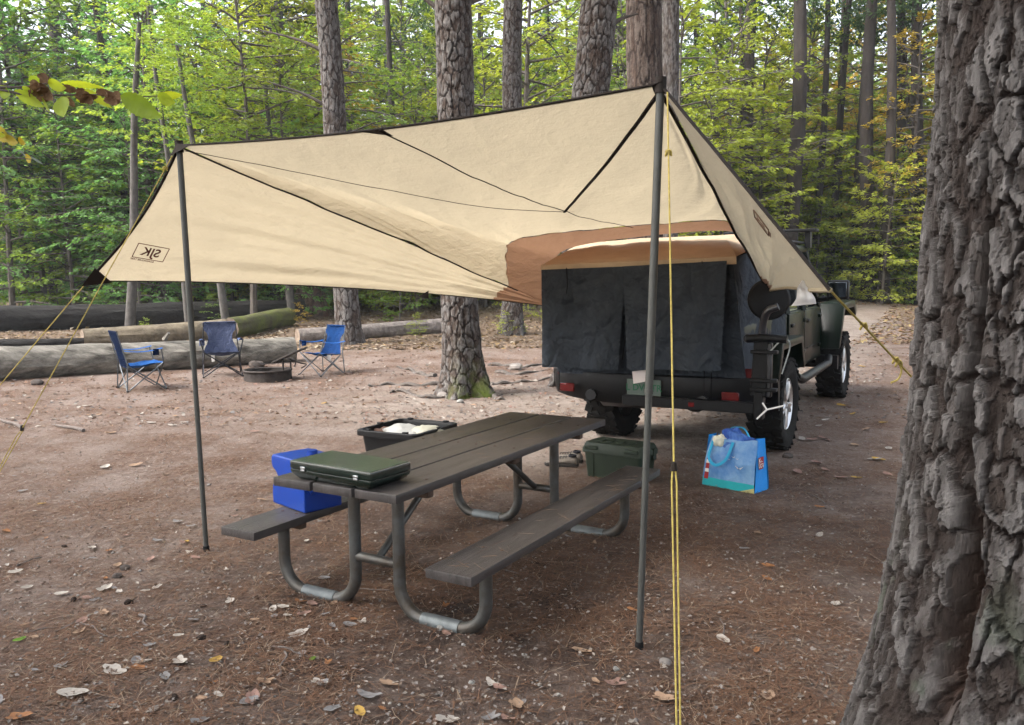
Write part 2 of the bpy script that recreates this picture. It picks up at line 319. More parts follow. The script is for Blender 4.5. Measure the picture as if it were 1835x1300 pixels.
def sapling_mesh(seed, H, nb, nl, size, reach, lo=.12, lean=.0):
    r = random.Random(seed); tr = MB(); P = []; D = []; N = []
    ph = r.uniform(0, 6.3); pts = [Vector((lean*H*t*t+.10*math.sin(3*t+ph)*H*.12, .1*math.cos(2.3*t+ph)*H*.12, -.15+H*t)) for t in np.linspace(0, 1, 9)]
    pts = [p-Vector((pts[0].x, pts[0].y, 0)) for p in pts]
    r0 = .011*H; tr.tube(pts, [r0*(1-.85*i/8) for i in range(9)], 7)
    for b in range(nb):
        t = lo+(1-lo)*((b+r.random())/nb)**.9; q = t*8; i = min(7, int(q)); p0 = pts[i].lerp(pts[i+1], q-i)
        az = b*2.399+r.uniform(-.5, .5); L = reach*(1.05-.55*abs(t-.45)/.55)*r.uniform(.6, 1.15)*(.55 if t > .9 else 1); up = r.uniform(-.05, .45)+(t > .85)*.6
        bp = [p0]; d = Vector((math.cos(az), math.sin(az), up)).normalized()
        for k in range(5):
            d = (d+Vector((r.uniform(-.18, .18), r.uniform(-.18, .18), r.uniform(-.14, .06)))).normalized(); bp.append(bp[-1]+d*L/5)
        tr.tube(bp, [r0*.34*(1-.16*k) for k in range(6)], 4, caps=False)
        n_here = int(nl/nb*(.4+.6*L/reach))+1; side = d.cross(Vector((0, 0, 1))).normalized()
        ntw = 7; tw = []
        for k in range(ntw):
            f = .18+.82*(k+r.random()*.6)/ntw; q2 = min(4.999, f*5); a0 = bp[int(q2)].lerp(bp[int(q2)+1], q2-int(q2)); sg = 1 if k % 2 else -1
            dd = (d*.8+side*sg*r.uniform(.6, 1.1)+Vector((0, 0, r.uniform(-.25, .2)))).normalized(); tw.append((a0, dd, L*r.uniform(.18, .40)*(1.15-.6*f)+.1))
            tr.tube([a0, a0+dd*tw[-1][2]], [r0*.1, r0*.04], 3, caps=False)
        for k in range(n_here):
            a0, dd, tl = r.choice(tw); f = r.random()**.7; pp = a0+dd*tl*f+Vector((r.gauss(0, .03), r.gauss(0, .03), r.gauss(0, .035)))
            sg = r.choice((-1, 1)); ld = (dd+dd.cross(Vector((0, 0, 1)))*sg*r.uniform(.3, 1.0)+Vector((0, 0, r.uniform(-.6, .1)))).normalized()
            P.append(pp); D.append(ld); N.append((r.gauss(0, .42), r.gauss(0, .42), 1))
    P = np.array(P); D = np.array(D); N = np.array(N, float); sz = size*rng.uniform(.65, 1.2, len(P))
    v, f = leaf_arrays(P, D, N, sz, sz*rng.uniform(.5, .72, len(P)))
    return tr, v, f
PROTO = []
for k, (H, nb, nl, sz, rc, lo, ln) in enumerate([(7.5, 46, 5200, .15, 2.8, .04, .05), (9.5, 48, 5600, .16, 3.0, .06, -.04), (5.0, 36, 3800, .13, 2.2, .03, .10), (8.5, 42, 4600, .17, 3.3, .08, .02), (11.5, 48, 5200, .17, 3.1, .22, -.03), (3.0, 26, 1900, .115, 1.5, .03, .0)]):
    tr, v, f = sapling_mesh(100+k, H, nb, nl, sz, rc, lo, ln)
    t0 = tr.build('trunk', m_smooth_bark); tm = t0.data; bpy.data.objects.remove(t0)
    PROTO.append((H, tm, {c: np_mesh('crown', v, f, LEAF[c], smooth=False) for c in LEAF}))
COLNAME = {'green': 'green', 'lime': 'yellow-green', 'deep': 'deep green', 'gold': 'golden-yellow', 'rust': 'orange-tinged'}
def sapling(loc, k, colr, scale, rz, where, grp, name='sapling'):
    hh = PROTO[k][0]*scale; hw_ = 'knee-high' if hh < 1 else 'waist-high' if hh < 2 else 'low' if hh < 4 else 'middling' if hh < 7 else 'tall' if hh < 9.5 else 'lofty' if hh < 13 else 'towering'
    t = thing(name, '%s %s-leaved %s %s' % (hw_, COLNAME[colr], ('bushy sapling', 'slender sapling', 'leaning sapling', 'spreading sapling', 'high-crowned young tree', 'shrub')[k], where), 'sapling' if k != 5 else 'shrub', loc, rz, grp)
    t.scale = (scale,)*3; link('trunk', PROTO[k][1], t); link('crown', PROTO[k][2][colr], t); return t
# ---- pine crown shared by the tall trunks (well above the picture)
def crown_arrays(seed, z0, z1, rad, n, size):
    r = np.random.default_rng(seed); nb = 34; P = []; D = []; N = []
    for b in range(nb):
        t = (b+r.random())/nb; z = z0+(z1-z0)*t; az = b*2.4+r.random(); L = rad*(1-.75*t)*(.6+.5*r.random())
        m = n//nb; s = r.random(m)**.6; c = np.stack([np.cos(az)*L*s, np.sin(az)*L*s, z+.12*L*s+0*s], 1)+r.normal(0, .28, (m, 3))*np.array([1, 1, .45])
        P.append(c); D.append(r.normal(0, 1, (m, 3))+np.array([np.cos(az), np.sin(az), .2])); N.append(r.normal(0, .8, (m, 3))+np.array([0, 0, 1.]))
    P = np.concatenate(P); sz = size*r.uniform(.6, 1.2, len(P)); return leaf_arrays(P, np.concatenate(D), np.concatenate(N), sz, sz*.35)
cv, cf = crown_arrays(3, 0, 8, 2.4, 1100, .42); PINE_CROWN = np_mesh('crown', cv, cf, m_needle, smooth=False)
# ---- individually modelled pine trees: (name, base px, top px (at py=0), diameter at base zone, label)
def pine(base, toppx, r0, taper, label, seed, H=15, near=True, nth=110, NU=11, ph=.22, depth=.022, flare=.10, cg=(.17, .158, .15), cb=(.085, .063, .052), moss=None, grey=.55, crown=True, name='pine_tree', group=None, stubs=(), cat='tree', crown_z=None, topy=0):
    tp = at(toppx, topy, base.y); sx = (tp.x-base.x)/max(.5, tp.z-base.z)
    t = thing(name, label, cat, base, 0, group)
    zv = min(H, tp.z-base.z+1.0); zs = np.concatenate([np.linspace(-.25, zv, int(max(40, zv/ (.014 if near else .05)))), np.linspace(zv+.3, H, 12)]) if H > zv+.4 else np.linspace(-.25, H, int(max(30, H/(.014 if near else .05))))
    bend = lambda z: (sx*z+.04*math.sin(z*.8+seed)*min(1, z/2), .03*math.sin(z*.6+seed*2)*min(1, z/2))
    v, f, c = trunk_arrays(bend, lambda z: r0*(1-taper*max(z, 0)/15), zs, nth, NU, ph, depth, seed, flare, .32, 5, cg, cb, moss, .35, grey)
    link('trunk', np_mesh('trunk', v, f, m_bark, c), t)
    for (z, az, ln, el) in stubs:
        b = bend(z); d = Vector((math.cos(az)*math.cos(el), math.sin(az)*math.cos(el), math.sin(el))); p = Vector((b[0], b[1], z))+d*r0*.8
        q = bez([p, p+d*ln*.4+Vector((0, 0, .03)), p+d*ln+Vector((0, 0, -.05*ln))], 4); MB().tube(q, [r0*.16*(1-.09*i) for i in range(len(q))], 6).build('branch', m_smooth_bark, t)
    if crown:
        o = link('crown', PINE_CROWN, t); b = bend(H); o.location = (b[0], b[1], (crown_z or H-6.5))
    return t
PI = math.pi
bB = gnd(833, 708); bA = gnd(627, 616); bC = gnd(918, 600)
tb = pine(bB, 806, .245, .12, 'thick pine trunk with mossy root flare standing beside the picnic table clearing', 4, nth=240, NU=15, ph=.20, depth=.034, flare=.15,
     moss=lambda T, Z: np.exp(-np.maximum(Z-.05, 0)/.22)*np.clip(np.cos(T+.75), 0, 1), stubs=[(4.95, PI*1.05, .75, .55), (5.1, .15, .5, .3)])
pine(bA, 582, .27, .25, 'straight grey pine trunk rising behind the blue folding chair and thin log', 9, nth=180, NU=14, ph=.3, depth=.03, stubs=[(6.4, PI*1.0, 1.6, .35), (5.2, PI*1.08, 1.3, .4), (4.4, PI*.95, 1.1, -.1)], grey=.7)
pine(bC, 921, .25, .2, 'slim grey pine trunk with small green plants at its foot', 12, nth=170, NU=13, ph=.26, depth=.03, grey=.7)
pine(gnd(1028, 690), 1072, .265, .12, 'thick plated pine trunk rising behind the truck bed tent', 15, nth=220, NU=15, ph=.19, depth=.032, grey=.62, stubs=[(5.0, .2, .5, .5)])
pine(gnd(1150, 640), 1158, .33, .1, 'dark ridged trunk behind the right tarp pole top', 18, nth=110, NU=16, ph=.7, depth=.03, cg=(.13, .105, .09), cb=(.085, .06, .048))
pine(gnd(1203, 605), 1199, .2, .1, 'pale slender pine trunk just right of the dark ridged trunk', 21, nth=70, NU=9, ph=.3, near=False, grey=.8)
t = pine(gnd(560, 566), 530, .46, .3, 'broad broken reddish trunk at the end of the charred log', 24, H=2.6, nth=90, NU=16, ph=.7, depth=.04, cg=(.2, .15, .12), cb=(.15, .09, .065), crown=False, flare=.22, near=False, name='tree_snag')
# roots of the mossy pine
for i, pts in enumerate([[(790, 690), (740, 692), (700, 690), (660, 694)], [(780, 676), (755, 672), (735, 664), (712, 660)], [(800, 712), (765, 714), (715, 702), (700, 706)], [(880, 690), (910, 688), (950, 685), (1000, 678)], [(870, 700), (890, 715), (905, 717)], [(875, 655), (905, 656), (935, 660), (990, 650)], [(890, 668), (930, 672), (985, 662)]]):
    w3 = [gnd(*p) for p in pts]; q = bez([p+Vector((0, 0, .012)) for p in w3], 6); n = len(q)
    MB().tube([p+Vector((0, 0, .02*math.sin(j*1.1+i))) for j, p in enumerate(q)], [.05*(1-.6*j/n) for j in range(n)], 7, flat=.7).build('root', mat('root_bark%d' % i, (.11, .095, .085), .95, var=.4, scale=14, bump=.6, bscale=50), tb, world=True)

# ---- the big pine on the right, close by
def big_path(z): return (.012*z*z*0+.0+.055*max(0, z)*.35, .0)
bt = thing('pine_tree', 'massive rough-barked pine trunk close by with a deep vertical split in its bark', 'tree', (1.53, 2.2, G(1.53, 2.2)))
zs = np.concatenate([np.linspace(-.2, 3.4, 720), np.linspace(3.5, 16, 40)])
def big_rad(z): return .395-.010*max(z, 0)+.205*math.exp(-max(z, 0)/.60)
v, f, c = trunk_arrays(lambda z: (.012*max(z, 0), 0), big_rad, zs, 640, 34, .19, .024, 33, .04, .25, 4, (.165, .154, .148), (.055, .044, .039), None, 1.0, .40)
# the long split: a deep groove running down the side that faces the camp
TH = np.tile(np.linspace(0, 2*PI, 640, endpoint=False), len(zs)); Z = v[:, 2]
gc = math.radians(203)+.05*np.sin(Z*3)+.03*np.sin(Z*9); dth = np.angle(np.exp(1j*(TH-gc))); gw = .05+.03*np.sin(Z*2.2+1)
gd = np.exp(-(dth/gw)**2)*sstep(.35, .6, Z)*sstep(2.1, 1.5, Z)*.10
ax = .012*np.maximum(Z, 0); rr = np.hypot(v[:, 0]-ax, v[:, 1]); sc = (rr-gd)/rr; v[:, 0] = ax+(v[:, 0]-ax)*sc; v[:, 1] *= sc
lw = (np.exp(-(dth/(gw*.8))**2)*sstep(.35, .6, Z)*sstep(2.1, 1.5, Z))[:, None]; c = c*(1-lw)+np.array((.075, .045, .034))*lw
gl = (sstep(.62, .72, fbm(TH*5, Z*4, 71, 4))*sstep(1.0, .4, Z)*.6)[:, None]; c = c*(1-gl)+np.array((.13, .17, .12))*gl
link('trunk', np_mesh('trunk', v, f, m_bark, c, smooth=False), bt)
cv2, cf2 = crown_arrays(8, 0, 9, 6.5, 5200, .55); BIGCROWN = np_mesh('crown', cv2, cf2, m_needle, smooth=False); o = link('crown', BIGCROWN, bt); o.location = (.2, 0, 7.5)  # crown made wide and dense, above view, to shade the near ground

# unseen pines added left of the picture so their crowns shade the near ground
for i, (x, y) in enumerate([(-9.5, -2.0), (-7.5, -7.5), (-15.5, -.5), (-3.0, -9.5)]):
    t = thing('pine_tree', 'unseen tall pine added outside the camp to shade the near ground', 'tree', (x, y, G(x, y)), i*1.7, 'unseen pines added for shade')
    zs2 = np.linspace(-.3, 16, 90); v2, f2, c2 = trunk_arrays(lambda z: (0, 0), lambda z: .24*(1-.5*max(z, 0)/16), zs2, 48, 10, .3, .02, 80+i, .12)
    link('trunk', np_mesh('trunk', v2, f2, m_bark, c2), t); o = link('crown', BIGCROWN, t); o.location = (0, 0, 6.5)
# ---- slimmer trunks further back, shared meshes
def far_trunk(seed, H, r0, nth=14, dark=False):
    zs = np.linspace(-.3, H, 40); r = random.Random(seed); a, b = r.uniform(0, 6), r.uniform(0, 6)
    v, f, c = trunk_arrays(lambda z: (.10*math.sin(z*.35+a)-.10*math.sin(a), .10*math.sin(z*.3+b)-.10*math.sin(b)), lambda z: r0*(1-.5*max(z, 0)/H), zs, nth*2, 8, .5, r0*.12, seed, r0*.5, .3)
    return np_mesh('trunk', v, f, m_dark_bark if dark else m_bark_far, None)
m_dark_bark = mat('dark_bark', (.04, .033, .029), .95, var=.35, scale=5, bump=.9, bscale=16, stretch=(1, 1, .25), bdist=.04, spec=.2)
FT = [far_trunk(60+k, 17, .2) for k in range(3)]+[far_trunk(70+k, 17, .2, dark=True) for k in range(3)]
def slim_tree(px, Y, wpx, dark, lean, label, grp):
    x = (px-PW/2)/FPX*Y; t = thing('tree', label, 'tree', (x, Y, G(x, Y)), 0, grp); sc = wpx/FPX*Y/.36
    o = link('trunk', FT[random.randrange(3)+(3 if dark else 0)], t); o.scale = (sc, sc, 1); o.rotation_euler = (random.uniform(-.015, .015), lean, random.uniform(0, 6))
    if True: o2 = link('crown', PINE_CROWN, t); o2.location = (17*math.sin(lean), 0, 10.5); o2.scale = (.6, .6, .6)
for px, Y, wp, dk, ln in [(20, 38, 26, 0, .0), (128, 36, 25, 0, .0), (206, 40, 24, 0, 0), (70, 52, 16, 0, 0), (170, 55, 14, 0, 0), (300, 50, 15, 0, 0), (400, 44, 13, 1, .02), (437, 55, 15, 0, 0), (487, 31, 11, 1, .0), (512, 30, 17, 0, -.02), (631, 42, 15, 1, 0), (702, 47, 13, 0, 0), (735, 36, 12, 1, .05), (870, 50, 16, 1, 0), (985, 45, 13, 1, 0), (-90, 33, 24, 0, 0), (-200, 30, 30, 0, 0), (250, 30, 12, 1, -.07)]:
    slim_tree(px, Y, wp, dk, ln, ('dark' if dk else 'pale grey')+(' leaning' if abs(ln) > .03 else '')+(' sturdy' if wp >= 22 else ' slim' if wp >= 15 else ' thin')+' trunk '+('at the near edge of' if Y < 33 else 'in' if Y < 42 else 'deep in')+' the woods behind the logs', 'slim trunks behind the logs')
for px, Y, wp, dk, ln in [(1240, 46, 15, 1, 0), (1290, 52, 12, 0, 0), (1345, 32, 25, 1, .01), (1408, 31, 27, 1, .0), (1440, 50, 13, 1, .0), (1482, 35, 13, 1, .06), (1322, 34, 11, 1, .0), (1455, 34, 12, 1, -.02), (1505, 36, 11, 1, .01), (1530, 34, 15, 1, 0), (1556, 32, 24, 1, .0), (1581, 31, 18, 1, .01), (1608, 33, 17, 1, -.01), (1640, 32, 21, 1, 0), (1668, 46, 16, 1, .02), (1462, 60, 12, 0, 0), (1510, 58, 13, 1, .0), (1375, 56, 13, 0, 0), (1720, 38, 20, 1, 0), (1790, 42, 20, 1, 0), (1900, 36, 24, 1, 0), (2050, 34, 24, 0, 0)]:
    slim_tree(px, Y, wp, dk, ln, ('dark' if dk else 'pale grey')+(' leaning' if abs(ln) > .03 else '')+(' sturdy' if wp >= 22 else ' slim' if wp >= 15 else ' thin')+' trunk '+('at the near edge of' if Y < 33 else 'in' if Y < 42 else 'deep in')+' the woods beyond the truck', 'slim trunks beyond the truck')
# leaning thin trunk over the left wing and the small ones by the logs
for (a, b, r0, lab) in [((338, 560, 23), (262, -20, 23), .085, 'thin leaning trunk rising past the left tarp pole top'), ((229, 585, 20), (236, 440, 20), .11, 'grey young trunk between the pale log and the charred log'), ((408, 580, 22), (388, 480, 22), .10, 'pale speckled trunk leaning behind the grey-blue folding chair'), ((524, 575, 25), (512, 470, 25), .11, 'straight pale young trunk beside the mossy log')]:
    p = at(*a); p.z = G(p.x, p.y); q = at(*b); d = (q-p); t = thing('tree', lab, 'tree', p); L = 7.5/d.z if d.z < 7 else 1.05
    pts = bez([Vector((0, 0, -.2)), d*.3*L+Vector((.05, 0, 0)), d*.7*L+Vector((-.04, 0, 0)), d*L], 5); n = len(pts); MB().tube(pts, [r0*(1.2-.8*i/n) for i in range(n)], 10).build('trunk', mat('young_bark', (.085, .078, .072), .9, var=.45, scale=9, bump=.5, bscale=30, stretch=(1, 1, .6)), t)
    o = link('crown', PROTO[2][2]['green'], t); o.location = d*L*.62; o.scale = (.7, .7, .7)
# ---- understory
def scatter(n, pxr, Yr, kinds, cols, where, grp, seed, sc=(.8, 1.25)):
    r = random.Random(seed)
    for i in range(n):
        Y = Yr[0]+(Yr[1]-Yr[0])*(i+r.random())/n; px = r.uniform(*pxr); x = (px-PW/2)/FPX*Y; k = r.choice(kinds); c = r.choice(cols)
        sapling((x, Y, G(x, Y)), k, c, r.uniform(*sc), r.uniform(0, 6.3), where.replace('in the woods', 'at the near edge of the woods' if Y < 32 else 'in the woods' if Y < 44 else 'deep in the woods'), grp)
LW = 'in the woods behind the fallen logs'; RW = 'in the woods beyond the truck'; MW = 'in the woods behind the tarp ridge'
scatter(16, (-160, 330), (25.5, 31), [0, 1, 2, 3], ['deep', 'deep', 'green'], LW, 'saplings behind the logs', 1)
scatter(30, (-250, 560), (26, 48), [0, 1, 3, 4], ['deep', 'green', 'green', 'lime'], LW, 'saplings behind the logs', 2)
scatter(8, (330, 560), (24, 34), [1, 4, 0], ['lime', 'green', 'gold', 'lime'], LW, 'saplings behind the logs', 3, (.7, 1))
scatter(44, (540, 1340), (27, 54), [0, 1, 3, 4], ['lime', 'lime', 'green', 'green', 'gold'], MW, 'saplings behind the tarp ridge', 4)
scatter(52, (1280, 1760), (37, 64), [0, 1, 3, 4], ['lime', 'green', 'green', 'gold'], RW, 'saplings beyond the truck', 5)
scatter(10, (1280, 1700), (31, 38), [4, 4, 3], ['lime', 'green', 'gold', 'lime'], RW, 'saplings beyond the truck', 6, (.9, 1.2))
scatter(9, (1780, 2200), (26, 50), [0, 1, 3], ['green', 'lime'], RW, 'saplings beyond the truck', 7)
scatter(14, (-50, 540), (27.5, 34), [5], ['deep', 'green', 'lime'], 'beside the fallen logs', 'low bushes by the logs', 8, (.5, .9))
scatter(30, (1300, 1740), (34.5, 42), [2, 5], ['green', 'lime', 'green'], RW, 'saplings beyond the truck', 11, (.8, 1.3))
scatter(22, (-100, 1000), (32, 50), [2, 5], ['green', 'deep', 'lime'], LW, 'saplings behind the logs', 12, (.8, 1.3))
scatter(16, (1310, 1700), (30.5, 33.5), [5, 2], ['green', 'lime', 'lime'], RW, 'saplings beyond the truck', 21, (.7, 1.1))
scatter(8, (560, 980), (24, 36), [5], ['green', 'lime', 'lime'], 'beyond the thin fallen log', 'low bushes beyond the thin log', 9, (.5, .9))
scatter(9, (780, 1130), (29, 44), [1, 4, 3], ['lime', 'green'], MW, 'saplings behind the tarp ridge', 16, (1.1, 1.4))
scatter(14, (540, 1140), (46, 60), [1, 4], ['lime', 'green', 'lime'], MW, 'saplings behind the tarp ridge', 17, (1.5, 1.9))
scatter(16, (480, 1400), (38, 56), [1, 4], ['lime', 'green'], MW, 'saplings behind the tarp ridge', 13, (1.3, 1.7))
scatter(10, (-150, 480), (36, 56), [1, 4], ['green', 'deep'], LW, 'saplings behind the logs', 14, (1.3, 1.6))
scatter(10, (1300, 1720), (42, 62), [1, 4], ['lime', 'green'], RW, 'saplings beyond the truck', 15, (1.3, 1.6))
scatter(2, (500, 640), (30, 36), [4], ['gold'], LW, 'saplings behind the logs', 10)
# ---- the far wood as one mass
r = np.random.default_rng(5); n = 52000; X = r.uniform(-85, 95, n); Y = r.uniform(58, 105, n); Zf = r.uniform(0, 1, n)**1.25*26
X = X*(Y/75); keep = (fbm(X*.13+5, Zf*.22+Y*.07, 55, 3)+.06-.012*Zf) > .36; X, Y, Zf = X[keep], Y[keep], Zf[keep]
P = np.stack([X, Y, gz(X, Y)+Zf], 1); sz = r.uniform(.35, .8, len(P)); v, f = leaf_arrays(P, r.normal(0, 1, (len(P), 3)), r.normal(0, .6, (len(P), 3))+np.array([0, -.3, 1.]), sz, sz*.6)
tag(link('far_wood', np_mesh('far_wood', v, f, LEAF['lime'], smooth=False)), 'distant bright green wood closing the view between the trunks', 'woodland', kind='stuff')
# ================================================================== LOGS, ROCKS
def log(name, label, P0, P1, r0, r1, material, seed, sink=.15, rough=.05, bendz=0.0, grp=None, n=70, nth=36, stubs=()):
    P0 = Vector(P0); P1 = Vector(P1); ax = P1-P0; L = ax.length; ax.normalize(); sd_ = ax.cross(Vector((0, 0, 1))).normalized(); up = sd_.cross(ax)
    t = thing(name, label, 'log', P0, 0, grp); V_ = []; F = []
    for i in range(n):
        s = i/(n-1); R = r0+(r1-r0)*s; c = ax*L*s+sd_*(.12*math.sin(s*5+seed))+up*(bendz*math.sin(s*PI))
        c.z = c.z*1.0+R*(1-sink)
        for k in range(nth):
            a = 2*PI*k/nth; rr = R*(1+rough*2*(float(vnoise(k*.9, s*L*2.2, seed))-.5)+rough*.4*math.sin(k*2.3+seed+.9*math.sin(s*L*.7))+rough*.9*(float(vnoise(k*.25, s*L*.8, seed+4))-.5)*2)
            V_.append(c+(sd_*math.cos(a)+up*math.sin(a))*rr)
    for i in range(n-1):
        for k in range(nth): F.append((i*nth+k, i*nth+(k+1) % nth, (i+1)*nth+(k+1) % nth, (i+1)*nth+k))
    mb = MB().add(V_, F); mb.build('trunk', material, t)
    for i, sg in ((0, -1), (n-1, 1)):
        ring = V_[i*nth:(i+1)*nth]; c = sum(ring, Vector())/nth; MB().add(ring+[c-ax*sg*.05], [(k, (k+1) % nth, nth) for k in range(nth)]).build('cut_end', m_endgrain, t)
    for (s, ln) in stubs:
        c = ax*L*s+Vector((0, 0, r0*1.7)); MB().tube([c, c+Vector((.1, -.05, ln))], [.05, .025], 6).build('branch_stub', material, t)
    return t
m_endgrain = mat('endgrain', (.22, .17, .13), .9, var=.4, scale=12, bump=.4)
m_weathered = mat('weathered_log', (.12, .108, .09), .9, var=.65, scale=5, bump=1.0, bscale=12, col2=(.27, .25, .215), stretch=(.22, 1.6, 1.6), bdist=.03, spec=.25)
m_brownlog = mat('brown_log', (.17, .14, .10), .92, var=.45, scale=4, bump=1.0, bscale=14, bdist=.04)
m_mosslog = mat('moss_log', (.11, .095, .07), .95, var=.3, scale=3, bump=.9, bscale=18, bdist=.03, col2=(.13, .15, .035))
m_charlog = mat('charred_log', (.022, .02, .019), .85, var=.4, scale=6, bump=1.0, bscale=9, stretch=(.4, 1.5, 1.5), bdist=.05)
m_greylog = mat('grey_bark_log', (.19, .165, .15), .95, var=.45, scale=9, bump=1., bscale=16, bdist=.04)
a = gnd(-260, 698); b = gnd(524, 646)
log('fallen_log', 'long pale weathered log lying behind the folding chairs', a, b, .30, .235, m_weathered, 3, stubs=[(.66, .12)])
a = gnd(150, 622); b = gnd(405, 607); log('fallen_log', 'brown peeling log lying just behind the pale weathered log', a, b, .22, .26, m_brownlog, 5, sink=.2)
a = gnd(405, 606); b = gnd(520, 584); log('fallen_log', 'dark mossy log section rising behind the grey-blue chair', a, b, .26, .27, m_mosslog, 7, sink=.1)
a = gnd(-260, 602); b = gnd(545, 572); log('fallen_log', 'huge charred black log at the edge of the woods', a, b, .36, .33, m_charlog, 11, rough=.07)
a = gnd(532, 614); b = gnd(800, 597); log('fallen_log', 'thin grey bark-covered log leading to the mossy pine', a, b, .17, .20, m_greylog, 13, rough=.05)
a = gnd(-60, 630); b = gnd(160, 620); log('fallen_log', 'low dark half-buried log at the left behind the pale log', a, b, .13, .10, m_charlog, 17)
def rock_mb(r, seed, sq=(1, 1, .65), n=2):
    bm = bmesh.new(); bmesh.ops.create_icosphere(bm, subdivisions=n, radius=1); rr = random.Random(seed); ks = [Vector((rr.gauss(0, 1), rr.gauss(0, 1), rr.gauss(0, 1))).normalized() for _ in range(9)]
    for v in bm.verts:
        d = v.co.normalized(); h = 1
        for k in ks: h = min(h, .78/max(.35, d.dot(k)) if d.dot(k) > .5 else 9)
        v.co = Vector((d.x*sq[0], d.y*sq[1], d.z*sq[2]))*r*min(1, h)*(1+rr.uniform(-.04, .04))
    m = MB().add([v.co for v in bm.verts], [[v.index for v in f.verts] for f in bm.faces]); bm.free(); return m
m_rock = mat('grey_rock', (.20, .18, .165), .9, var=.35, scale=8, bump=.5, bscale=40); m_rockdark = mat('dark_rock', (.075, .062, .055), .9, var=.35, scale=9, bump=.5, bscale=30); m_rockpale = mat('pale_rock', (.24, .235, .22), .85, var=.3, scale=14, bump=.4, bscale=60)
def rock(px, py, r, m, label, seed, grp=None, sq=(1, 1, .65)):
    p = gnd(px, py); o = rock_mb(r, seed, sq).build('rock', m, sharp=30); o.location = p+Vector((0, 0, r*sq[2]*.45)); o.rotation_euler = (0, 0, seed); return tag(o, label, 'rock', grp)
rock(460, 658, .14, m_rockdark, 'rounded dark rock between the pale log and fire ring', 1)
rock(825, 722, .05, m_rockpale, 'small round stone at the foot of the mossy pine', 2)
rock(924, 663, .13, m_rock, 'pale grey rock among the roots behind the mossy pine', 3); rock(795, 712, .09, m_rock, 'grey rock against the root flare of the mossy pine', 6)
rock(66, 690, .10, m_rockdark, 'dark flat stone at the foot of the pale log', 4); rock(1411, 820, .05, m_rockdark, 'dark pebble lying beside the rear truck tyre', 5)
rock(790, 1128, .024, m_rockpale, 'pale stone touching the bench leg pipe', 7); rock(845, 1225, .015, m_rockpale, 'small white stone in the needle litter', 8); rock(1104, 1201, .016, m_rockpale, 'pale green-grey pebble near the right pole foot', 9); rock(1192, 1190, .028, m_rock, 'dull grey stone by the doubled yellow rope', 10)

# ================================================================== TRUCK (local: x right, y forward, z up, origin under rear axle)
m_paint = mat('green_black_paint', (.003, .0065, .004), .3, var=.15, scale=3, spec=.1, coat=.05, bump=.03, bscale=4)
m_plastic = mat('black_plastic', (.006, .006, .0065), .45, var=.25, scale=30, bump=.15, bscale=300, spec=.2)
m_rubber = mat('tyre_rubber', (.011, .0105, .010), .85, var=.3, scale=20, bump=.3, bscale=90, spec=.12)
m_alloy = mat('alloy', (.55, .56, .57), .32, 1.0, var=.1); m_glassdark = mat('dark_glass', (.01, .012, .014), .06, var=.05, spec=.8); m_red = mat('red_lens', (.10, .008, .008), .25, var=.2, coat=.5); m_steel = mat('dark_steel', (.05, .05, .052), .4, .8, var=.2)
RR = gnd(1393, 803); FR = gnd(1493, 708); yawJ = math.radians(30.0); vJ = Vector((math.cos(yawJ), -math.sin(yawJ), 0)); uJ = Vector((math.sin(yawJ), math.cos(yawJ), 0))
J0 = RR-vJ*.84; J0.z = G(J0.x, J0.y)
J = thing('pickup_truck', 'dark green four-door off-road pickup with a tent on its bed, seen from behind', 'truck', J0, -yawJ); J.rotation_euler = (math.radians(.9), 0, -yawJ); J.rotation_mode = 'XYZ'
def JL(x, y, z): return J0+vJ*x+uJ*y+Vector((0, 0, z))
def jb(name, c, d, m, par=J, bev=.02, seg=2, **k): return MB().box(c, d, bev, seg=seg, **k).build(name, m, par)
WB, TR = 3.49, .80; WR, WW = .43, .30
def wheel(x, y):
    sg = 1 if x > 0 else -1
    w_ = bpy.data.objects.new('wheel', None); C.objects.link(w_); w_.parent = J; w_.location = (x, y, WR-.01)
    Mx = Matrix.Rotation(PI/2*sg, 4, 'Y')
    prof = [(.235, -.12), (.30, -.148), (.36, -.155), (.40, -.145), (.418, -.12), (.42, 0), (.418, .12), (.40, .145), (.36, .155), (.30, .148), (.235, .12)]
    ty = MB().lathe(prof, 48, Mx)
    for k in range(26):
        for row, (zz, ww) in enumerate([(-.115, .075), (-.035, .07), (.04, .07), (.115, .075)]):
            a = 2*PI*(k+.5*(row % 2))/26; Mk = Mx @ Matrix.Rotation(a, 4, 'Z') @ Matrix.Translation((.421, 0, zz)) @ Matrix.Rotation(.35*(-1)**row, 4, 'X')
            ty.add([(dx*.011, dy*.034, dz*ww*.48) for dx in (-1, 1) for dy in (-1, 1) for dz in (-1, 1)], [(0, 1, 3, 2), (4, 6, 7, 5), (0, 4, 5, 1), (2, 3, 7, 6), (0, 2, 6, 4), (1, 5, 7, 3)], Mk)
    ty.build('tyre', m_rubber, w_)
    rim = MB().lathe([(.24, -.12), (.232, -.10), (.21, -.02), (.21, .10), (.235, .125), (.245, .12)], 32, Mx)
    for k in range(5):
        a = 2*PI*k/5
        for off in (-.13, .13):
            rim.tube([Mx @ Vector((.05*math.cos(a), .05*math.sin(a), .09)), Mx @ Vector((.13*math.cos(a+off*.7), .13*math.sin(a+off*.7), .105)), Mx @ Vector((.225*math.cos(a+off), .225*math.sin(a+off), .10))], [.032, .024, .022], 6)
    rim.lathe([(.001, .115), (.055, .11), (.06, .07)], 16, Mx); rim.build('rim', m_alloy, w_)
    MB().lathe([(.001, -.04), (.2, -.04), (.2, .0)], 20, Mx).build('brake_disc', m_steel, w_)
for x in (-TR, TR):
    for y in (0, WB): wheel(x, y)
